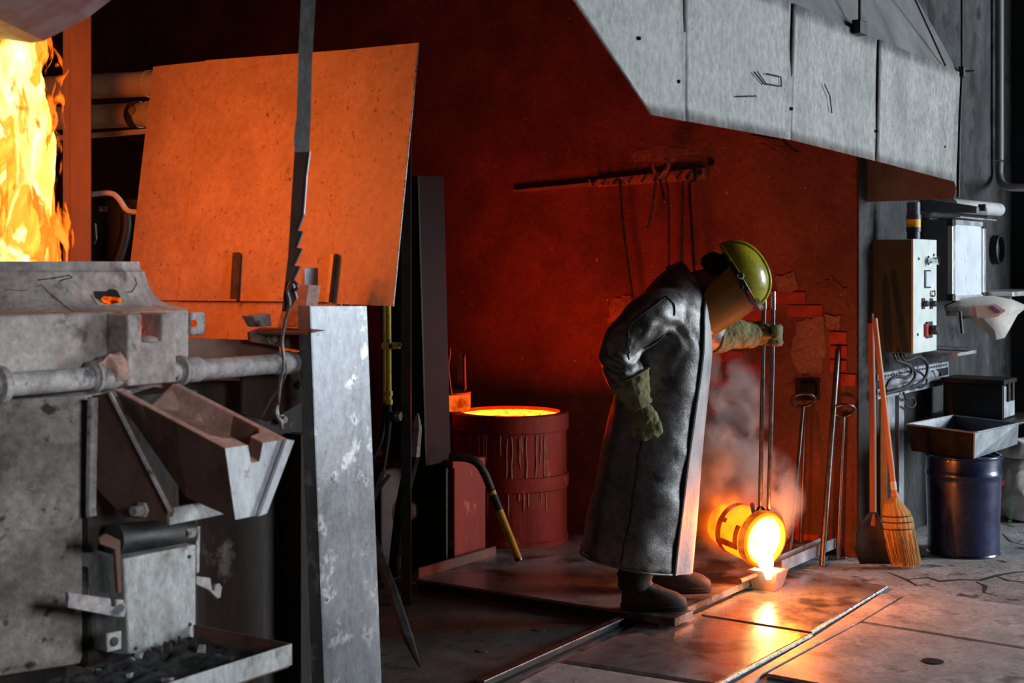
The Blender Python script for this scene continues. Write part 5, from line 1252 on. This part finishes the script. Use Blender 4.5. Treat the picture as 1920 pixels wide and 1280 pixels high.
# front flap
rs = []
for s in range(0, 21):
    t = s * 0.565
    th0, th1 = -0.80, 0.45
    row_o = [trunk(t, th0 + (th1 - th0) * k / 8, 1.055) for k in range(9)]
    row_i = [trunk(t, th0 + (th1 - th0) * k / 8, 0.99) for k in range(8, -1, -1)]
    rs.append(row_o + row_i)
obj('front_flap', MB().rings(rs), 'coat_light', coat, smooth=2)
obj('front_opening', MB().tube([trunk(s * 0.565, -0.84, 1.02) for s in range(21)], 0.0085, 8), 'seam', coat, smooth=True)
obj('hem', MB().tube([trunk(0.02, 2 * PI * k / 64, 1.004) for k in range(65)], 0.006, 6), 'coat', coat, smooth=True)
# standing collar
rs = []
for cx, cy, ax_, ay_, d_ in ((1286, 540, 38, 40, .125), (1295, 536, 30, 42, .108), (1303, 531, 25, 42, .100), (1303.5, 531, 23, 40, .092), (1296, 536, 27, 39, .096), (1288, 540, 32, 38, .10)):
    rs.append([B(cx, cy) + Bv(ax_, ay_) * math.cos(2 * PI * k / 36) + Vector((0, d_, 0)) * math.sin(2 * PI * k / 36) for k in range(36)])
obj('collar', MB().rings(rs, cap=False), 'coat', coat, smooth=2)

# head frame: helmet tilted forward and down
HC = B(1384, 517)
h_up = Vector((0.86, 0.0, 0.51)).normalized(); h_f = Vector((0.51, 0.0, -0.86)).normalized(); h_s = Vector((0, 1, 0))
yaw = Matrix.Rotation(math.radians(-6), 3, 'Z')
h_up, h_f, h_s = yaw @ h_up, yaw @ h_f, yaw @ h_s
def H(f, s, t): return HC + h_f * f + h_s * s + h_up * t
# body: one continuous surface of head, neck, trunk, arms and legs inside the clothes
mb = MB()
mb.ball(H(-.012, 0, -.045), h_f * .098, h_s * .076, h_up * .115, 24, 16)       # skull
mb.ball(H(.030, 0, -.115), h_f * .066, h_s * .056, h_up * .070, 20, 12)         # face
mb.ball(H(.062, 0, -.165), h_f * .030, h_s * .032, h_up * .026, 14, 10)         # chin
mb.ball(H(.100, 0, -.098), h_f * .022, h_s * .013, h_up * .020, 12, 8)          # nose tip
mb.tube([H(.085, 0, -.055), H(.103, 0, -.096)], [.010, .013], 10)
mb.ball(H(.082, 0, -.134), h_f * .016, h_s * .026, h_up * .007, 12, 8)          # lips
mb.ball(H(.082, 0, -.144), h_f * .015, h_s * .022, h_up * .007, 12, 8)
for sg in (-1, 1):
    mb.ball(H(-.022, sg * .078, -.085), h_f * .018, h_s * .010, h_up * .032, 14, 10)   # ear
    mb.ball(H(-.020, sg * .079, -.108), h_f * .010, h_s * .009, h_up * .012, 10, 8)
    mb.ball(H(.078, sg * .03, -.052), h_f * .012, h_s * .024, h_up * .009, 10, 8)       # brow
stube(mb, [H(-.035, 0, -.09), B(1330, 530), B(1300, 540), B(1275, 570)], [.062, .064, .068, .075], 18)
stube(mb, [B(1275, 570), B(1258, 620), B(1245, 720), B(1228, 830)], [.10, .14, .13, .14], 18)
limb(mb, [(x, y, d, r * .62) for x, y, d, r in RS] + [(1190, 745, -.25, .036)])
limb(mb, [(x, y, d, r * .62) for x, y, d, r in LS] + [(1400, 630, .42, .034)])
nf = PZ(1202, 1142, KZ); ff = PZ(1252, 1108, KZ)
for f_, sd_ in ((nf, -.09), (ff, .10)):
    stube(mb, [B(1228, 830, sd_), Vector(((B(1215, 950).x + f_.x) / 2, (YP + f_.y) / 2 + sd_ / 2, .52)), Vector((f_.x - .02, f_.y, .16)), Vector((f_.x - .025, f_.y, .13))], [.085, .062, .042, .036], 16)
body_me = fuse(mb, 0.0075, 3, .5)
body = link('body', shift(body_me, BASE[pe]), 'skin', pe, BASE[pe], True)
for sg in (-1, 1):
    obj('eye', MB().ball(H(.080, sg * .03, -.068), h_f * .012, h_s * .013, h_up * .012, 12, 8), 'eye', body, smooth=True)
# hair at the back of the head
mb = MB()
mb.ball(H(-.072, 0, -.055), h_f * .055, h_s * .080, h_up * .062, 18, 12)
mb.ball(H(-.10, -.02, -.062), h_f * .045, h_s * .060, h_up * .045, 16, 10)
mb.ball(H(-.115, -.01, -.085), h_f * .030, h_s * .045, h_up * .025, 14, 10)
mb.ball(H(-.04, 0, -.02), h_f * .075, h_s * .081, h_up * .04, 18, 12)
hm = fuse(mb, .006, 2)
for v_ in hm.vertices: v_.co += v_.normal * (0.012 * noise.noise(v_.co * 55) + .006 * noise.noise(v_.co * 130))
link('hair', shift(hm, BASE[pe]), 'hair', pe, BASE[pe], True)
random.seed(51); hs_ = MB()
for i in range(160):
    a_ = random.uniform(-1.4, 1.4); t_ = random.uniform(-.105, -.035)
    p = H(-.115 * math.cos(a_ * .8) - .005, .075 * math.sin(a_), t_)
    hs_.tube([p, p - h_f * random.uniform(.012, .032) + Vector((random.uniform(-.012, .006), random.uniform(-.008, .008), random.uniform(-.004, .012)))], [.0022, .0008], 3)
hx = obj('hair_strands', hs_, 'hair', pe); hx['kind'] = 'stuff'
# helmet
he = thing('helmet_tmp', 'x', 'x', HC); bpy.data.objects.remove(he); 
rs = []
for j in range(19):
    ph = (PI / 2) * j / 18
    rr_ = math.cos(ph) ** .9 if j < 18 else 0.004
    hh = math.sin(ph) ** 1.0
    rs.append([H(.150 * rr_ * math.cos(2 * PI * k / 48), .122 * rr_ * math.sin(2 * PI * k / 48), .122 * hh) for k in range(48)])
hel = obj('helmet', MB().rings(rs, cap=False), 'helmet', pe, smooth=True, solid=0.004)
for sy in (-.026, 0.0, .026):
    pts = []
    for j in range(29):
        ph = 0.06 + (PI - 0.12) * j / 28
        c_ = math.cos(ph); s_ = math.sin(ph)
        rr_ = math.copysign(abs(c_) ** .9, c_) * math.sqrt(max(0, 1 - (sy / .122) ** 2))
        pts.append(H(.151 * rr_, sy, .123 * abs(s_) * math.sqrt(max(0, 1 - (sy / .122) ** 2)) + .003))
    obj('crown_ridge', MB().tube(pts, .009, 8), 'helmet', hel, smooth=True)
obj('rain_brim', MB().tube([H(.155 * math.cos(2 * PI * k / 48), .127 * math.sin(2 * PI * k / 48), .002) for k in range(49)], .0065, 8), 'helmet', hel, smooth=True)
# visor carrier and amber visor
def arc(rf, rs_, t, a0, a1, n, dt=0.0):
    return [H(rf * math.cos(a0 + (a1 - a0) * k / n), rs_ * math.sin(a0 + (a1 - a0) * k / n), t + dt * k / n) for k in range(n + 1)]
o_ = arc(.168, .138, -.004, -2.0, 2.0, 40); i_ = arc(.158, .129, -.004, -2.0, 2.0, 40)
rs = [[o_[k] - h_up * .012, o_[k] + h_up * .010, i_[k] + h_up * .010, i_[k] - h_up * .012] for k in range(41)]
vc = obj('visor_carrier', MB().rings(rs), 'black_plastic', pe, smooth=2)
pk_o = [H(.128 + .055 * math.cos(a), .075 * math.sin(a) * 1.2, .012) for a in [-PI / 2 + PI * k / 20 for k in range(21)]]
pk_i = [H(.118 + .045 * math.cos(a), .066 * math.sin(a) * 1.2, .012) for a in [-PI / 2 + PI * k / 20 for k in range(21)]]
obj('carrier_peak', MB().rings([[pk_o[k] - h_up * .009, pk_o[k] + h_up * .009, pk_i[k] + h_up * .009, pk_i[k] - h_up * .009] for k in range(21)]), 'chrome', vc, smooth=2)
for sg in (-1, 1):
    p = H(.0, sg * .135, .004)
    obj('visor_knob', MB().lathe(p, [(.016, 0), (.016, .008), (.010, .012), (.010, .02)], h_s * sg, n=16), 'chrome', vc)
    obj('visor_rivet', MB().lathe(H(.045, sg * .137, -.018), [(.009, 0), (.007, .006)], h_s * sg, n=12), 'black_plastic', vc)
    obj('carrier_label', MB().box(H(.092, sg * .1205, -.002), h_f * .022 - h_s * sg * .010, h_s * .003, h_up * .007), 'red_label', vc)
def vis_mat():
    m = bpy.data.materials.new('amber_visor'); m.use_nodes = True; b = m.node_tree.nodes['Principled BSDF']
    tc = m.node_tree.nodes.new('ShaderNodeTexCoord'); nz = m.node_tree.nodes.new('ShaderNodeTexNoise'); nz.inputs['Scale'].default_value = 14
    r = m.node_tree.nodes.new('ShaderNodeValToRGB'); r.color_ramp.elements[0].color = (0.52, 0.20, 0.012, 1); r.color_ramp.elements[1].color = (0.60, 0.25, 0.02, 1)
    m.node_tree.links.new(tc.outputs['Object'], nz.inputs['Vector']); m.node_tree.links.new(nz.outputs['Fac'], r.inputs[0]); m.node_tree.links.new(r.outputs[0], b.inputs['Base Color'])
    b.inputs['Roughness'].default_value = 0.16; b.inputs['IOR'].default_value = 1.35
    b.inputs['Transmission Weight'].default_value = 0.45; b.inputs['Coat Weight'].default_value = 0.5
    M['amber_visor'] = m
vis_mat()
rows = []; NV = 40
for j in range(15):
    t = j / 14
    row = []
    for k in range(NV + 1):
        a = -2.0 + 4.0 * k / NV
        # the free edge is rounded at the sides
        side = max(0.0, (abs(a) - .75) / 1.25)
        ln = .222 * math.sqrt(max(0.0, 1 - side ** 2.6)) + .004
        rad = 1 + .0 * t
        row.append(H(.160 * math.cos(a) * rad + .012 * t, .132 * math.sin(a), -.008 - ln * t))
    rows.append(row)
obj('visor', MB().rings(rows, cap=False, close=False), 'amber_visor', pe, smooth=True, solid=0.002)

# gloves
def fingers(mb, root, dirs, ln, r):
    p = Vector(root); pts = [p.copy()]
    for d_, l_ in zip(dirs, ln):
        p = p + Vector(d_).normalized() * l_; pts.append(p.copy())
    stube(mb, pts, [r * 1.08, r, r * .96, r * .8], 12, 4)
# near glove: wide gauntlet cuff, hand hanging half closed at the hip
g1 = MB()
cuff = [(B(1180, 706, -.262), .088, .080), (B(1184, 722, -.265), .082, .074), (B(1194, 745, -.262), .058, .052), (B(1201, 762, -.258), .052, .043)]
def orient(d_):
    d_ = Vector(d_).normalized(); x = Vector((0, 1, 0)).cross(d_).normalized(); return x, d_.cross(x)
dx_, dy_ = orient(B(1204, 765) - B(1178, 706))
g1.rings([[c_ + dx_ * a_ * math.cos(2 * PI * k / 28) + dy_ * b_ * math.sin(2 * PI * k / 28) for k in range(28)] for c_, a_, b_ in cuff])
g1.ball(B(1210, 782, -.262), dx_ * .052, dy_ * .034, (B(1222, 805) - B(1198, 755)).normalized() * .060, 18, 12)
hd = (B(1222, 812) - B(1204, 765)).normalized()
for i, off in enumerate((-.036, -.012, .012, .034)):
    root = B(1216, 796, -.262) + dx_ * off + dy_ * (-.004)
    fingers(g1, root, [hd + dy_ * .25, hd * .75 - dy_ * .9 * (-1), hd * .15 + dy_ * 1.0], [.036 - .004 * abs(i - 1), .026, .022], .0165)
fingers(g1, B(1208, 776, -.262) + dx_ * .045, [hd * .8 + dx_ * .7, hd + dx_ * .1 + dy_ * .4, hd + dy_ * .6], [.034, .026, .02], .0165)
gm = fuse(g1, .0052, 3, .5)
for v_ in gm.vertices: v_.co += v_.normal * (.006 * noise.noise(v_.co * 26) + .004 * noise.noise(v_.co * 60))
gl1 = link('glove', shift(gm, BASE[pe]), 'glove', pe, BASE[pe], True)
obj('cuff_edge', MB().tube([cuff[0][0] + dx_ * .089 * math.cos(2 * PI * k / 40) + dy_ * .081 * math.sin(2 * PI * k / 40) for k in range(41)], .004, 6), 'glove', gl1, smooth=True)
obj('glove_seam', MB().tube([cuff[1][0] - dy_ * .002 + dx_ * .0 + Vector((0, -.078, 0)), cuff[2][0] + Vector((0, -.056, 0)), B(1205, 775, -.302), B(1205, 800, -.300)], .0022, 6), 'seam', gl1)
# far glove gripping the tongs
g2 = MB()
stube(g2, [B(1334, 630, .345), B(1348, 630, .37), B(1372, 624, .39), B(1398, 628, .42), B(1416, 628, .44)], [.078, .078, .072, .062, .056], 20, 5)
T1 = PY(1432, 628, 6.606); T2 = PY(1449, 628, 6.586)
g2.ball(B(1424, 624, .46), Vector((.056, 0, 0)), Vector((0, .042, 0)), ZV * .056, 16, 12)
for i in range(4):
    z_ = .034 - .023 * i
    c_ = (T1 + T2) / 2 + ZV * z_
    pts = [c_ + Vector((-.03, .034, 0)), c_ + Vector((.022, .036, 0)), c_ + Vector((.050, .006, 0)), c_ + Vector((.040, -.030, 0)), c_ + Vector((.010, -.036, 0))]
    stube(g2, pts, [.017, .0165, .016, .0155, .013], 12, 4)
pts = [B(1414, 630, .42), (T1 + Vector((-.03, -.035, .012))), T1 + Vector((0.0, -.036, .004)), T1 + Vector((.034, -.034, -.004))]
stube(g2, pts, [.022, .019, .017, .014], 12, 4)
gm = fuse(g2, .0055, 2, .5)
for v_ in gm.vertices: v_.co += v_.normal * (.005 * noise.noise(v_.co * 30) + .003 * noise.noise(v_.co * 70))
link('glove', shift(gm, BASE[pe]), 'glove', pe, BASE[pe], True)

# trousers and boots
def boot(base, yawd, nm):
    base = Vector((base.x, base.y, KZ + .004)); d_ = Vector((math.cos(yawd), math.sin(yawd), 0)); s_ = Vector((-d_.y, d_.x, 0))
    def rg(z, cf, hl, hw, n=32, e=.8, toe=0):
        out = []
        for k in range(n):
            a = 2 * PI * k / n; c_, q_ = math.cos(a), math.sin(a)
            out.append(base + d_ * (cf + hl * math.copysign(abs(c_) ** e, c_)) + s_ * hw * math.copysign(abs(q_) ** e, q_) * (1 - .12 * (c_ < -.2)) + ZV * z)
        return out
    bt = obj('boot', MB().rings([rg(.018, .055, .138, .050), rg(.03, .056, .142, .053), rg(.05, .054, .140, .053), rg(.072, .040, .122, .050), rg(.09, .012, .090, .047), rg(.11, -.014, .066, .046), rg(.15, -.026, .056, .048), rg(.20, -.028, .056, .05)]), 'boot', pe, smooth=2)
    obj('sole', MB().rings([rg(.0, .055, .140, .052), rg(.004, .056, .146, .056), rg(.02, .056, .147, .056), rg(.024, .055, .140, .052)]), 'sole', bt, smooth=2)
    for i in range(4):
        f0 = .060 - i * .022; z_ = .070 + .016 * i
        obj('lace', MB().tube([base + d_ * (f0 + .012) + s_ * -.030 + ZV * (z_ + .006), base + d_ * (f0 + .022) + ZV * (z_ + .022), base + d_ * (f0 + .012) + s_ * .030 + ZV * (z_ + .006)], .003, 6), 'sole', bt)
    tr_ = MB()
    tr_.rings([[base + d_ * (-.026 + .068 * a_ * math.cos(2 * PI * k / 28) * (1 + .06 * math.sin(k * 1.7 + z_ * 60))) + s_ * .064 * a_ * math.sin(2 * PI * k / 28) + ZV * z_ for k in range(28)] for z_, a_ in ((.085, .98), (.10, 1.12), (.125, 1.02), (.145, 1.12), (.17, 1.0), (.2, 1.1), (.26, 1.08), (.40, 1.15), (.6, 1.25))])
    obj('trouser_leg', tr_, 'trousers', pe, smooth=True)
boot(PZ(1202, 1142, KZ), math.radians(-8), 'n')
boot(PZ(1252, 1108, KZ), math.radians(-4), 'f')

# ------------------------------------------------------------------ smoke rising from the crucible
def smoke_mat(name, dens, scale, seed, lo, hi, col=(0.9, 0.88, 0.9)):
    m = bpy.data.materials.new(name); m.use_nodes = True; nt = m.node_tree; N = nt.nodes; L_ = nt.links
    N.remove(N['Principled BSDF'])
    sc_ = N.new('ShaderNodeVolumeScatter'); sc_.inputs['Color'].default_value = (*col, 1); sc_.inputs['Anisotropy'].default_value = 0.1
    tc = N.new('ShaderNodeTexCoord'); nz = N.new('ShaderNodeTexNoise'); nz.inputs['Scale'].default_value = scale; nz.inputs['Detail'].default_value = 5
    nz.inputs['Distortion'].default_value = 0.6
    mp = N.new('ShaderNodeMapping'); mp.inputs['Location'].default_value = (seed, 0, 0); mp.inputs['Scale'].default_value = (1, 1, .75)
    L_.new(tc.outputs['Object'], mp.inputs[0]); L_.new(mp.outputs[0], nz.inputs['Vector'])
    mr = N.new('ShaderNodeMapRange'); L_.new(nz.outputs['Fac'], mr.inputs[0]); mr.inputs[1].default_value = lo; mr.inputs[2].default_value = hi
    mr.inputs[3].default_value = 0; mr.inputs[4].default_value = dens
    # fade to the edge of the cloud
    gr = N.new('ShaderNodeTexGradient'); gr.gradient_type = 'SPHERICAL'
    mp2 = N.new('ShaderNodeMapping'); mp2.inputs['Location'].default_value = (-1, -1, -1); mp2.inputs['Scale'].default_value = (2, 2, 2)
    L_.new(tc.outputs['Generated'], mp2.inputs[0]); L_.new(mp2.outputs[0], gr.inputs[0])
    r = N.new('ShaderNodeMapRange'); L_.new(gr.outputs['Fac'], r.inputs[0]); r.inputs[1].default_value = 0.0; r.inputs[2].default_value = 0.75
    mu = N.new('ShaderNodeMath'); mu.operation = 'MULTIPLY'; L_.new(mr.outputs[0], mu.inputs[0]); L_.new(r.outputs[0], mu.inputs[1])
    L_.new(mu.outputs[0], sc_.inputs['Density']); L_.new(sc_.outputs[0], N['Material Output'].inputs['Volume'])
    M[name] = m
smoke_mat('smoke_low', 42, 8, 0, .40, .68)
smoke_mat('smoke_high', 20, 9, 3, .45, .70)
sm = thing('crucible_smoke', 'pale smoke drifting up from the pouring crucible', 'smoke', PY(1390, 980, 6.8), kind='stuff')
for nm_, c_, a_, b_, h_, mt in (('smoke_cloud', PY(1374, 930, 6.86), .36, .20, .32, 'smoke_low'), ('smoke_cloud', PY(1360, 800, 6.9), .24, .18, .42, 'smoke_high')):
    s_ = obj(nm_, MB().ball(c_, Vector((a_, 0, 0)), Vector((0, b_, 0)), ZV * h_, 24, 16), mt, sm); s_['kind'] = 'stuff'
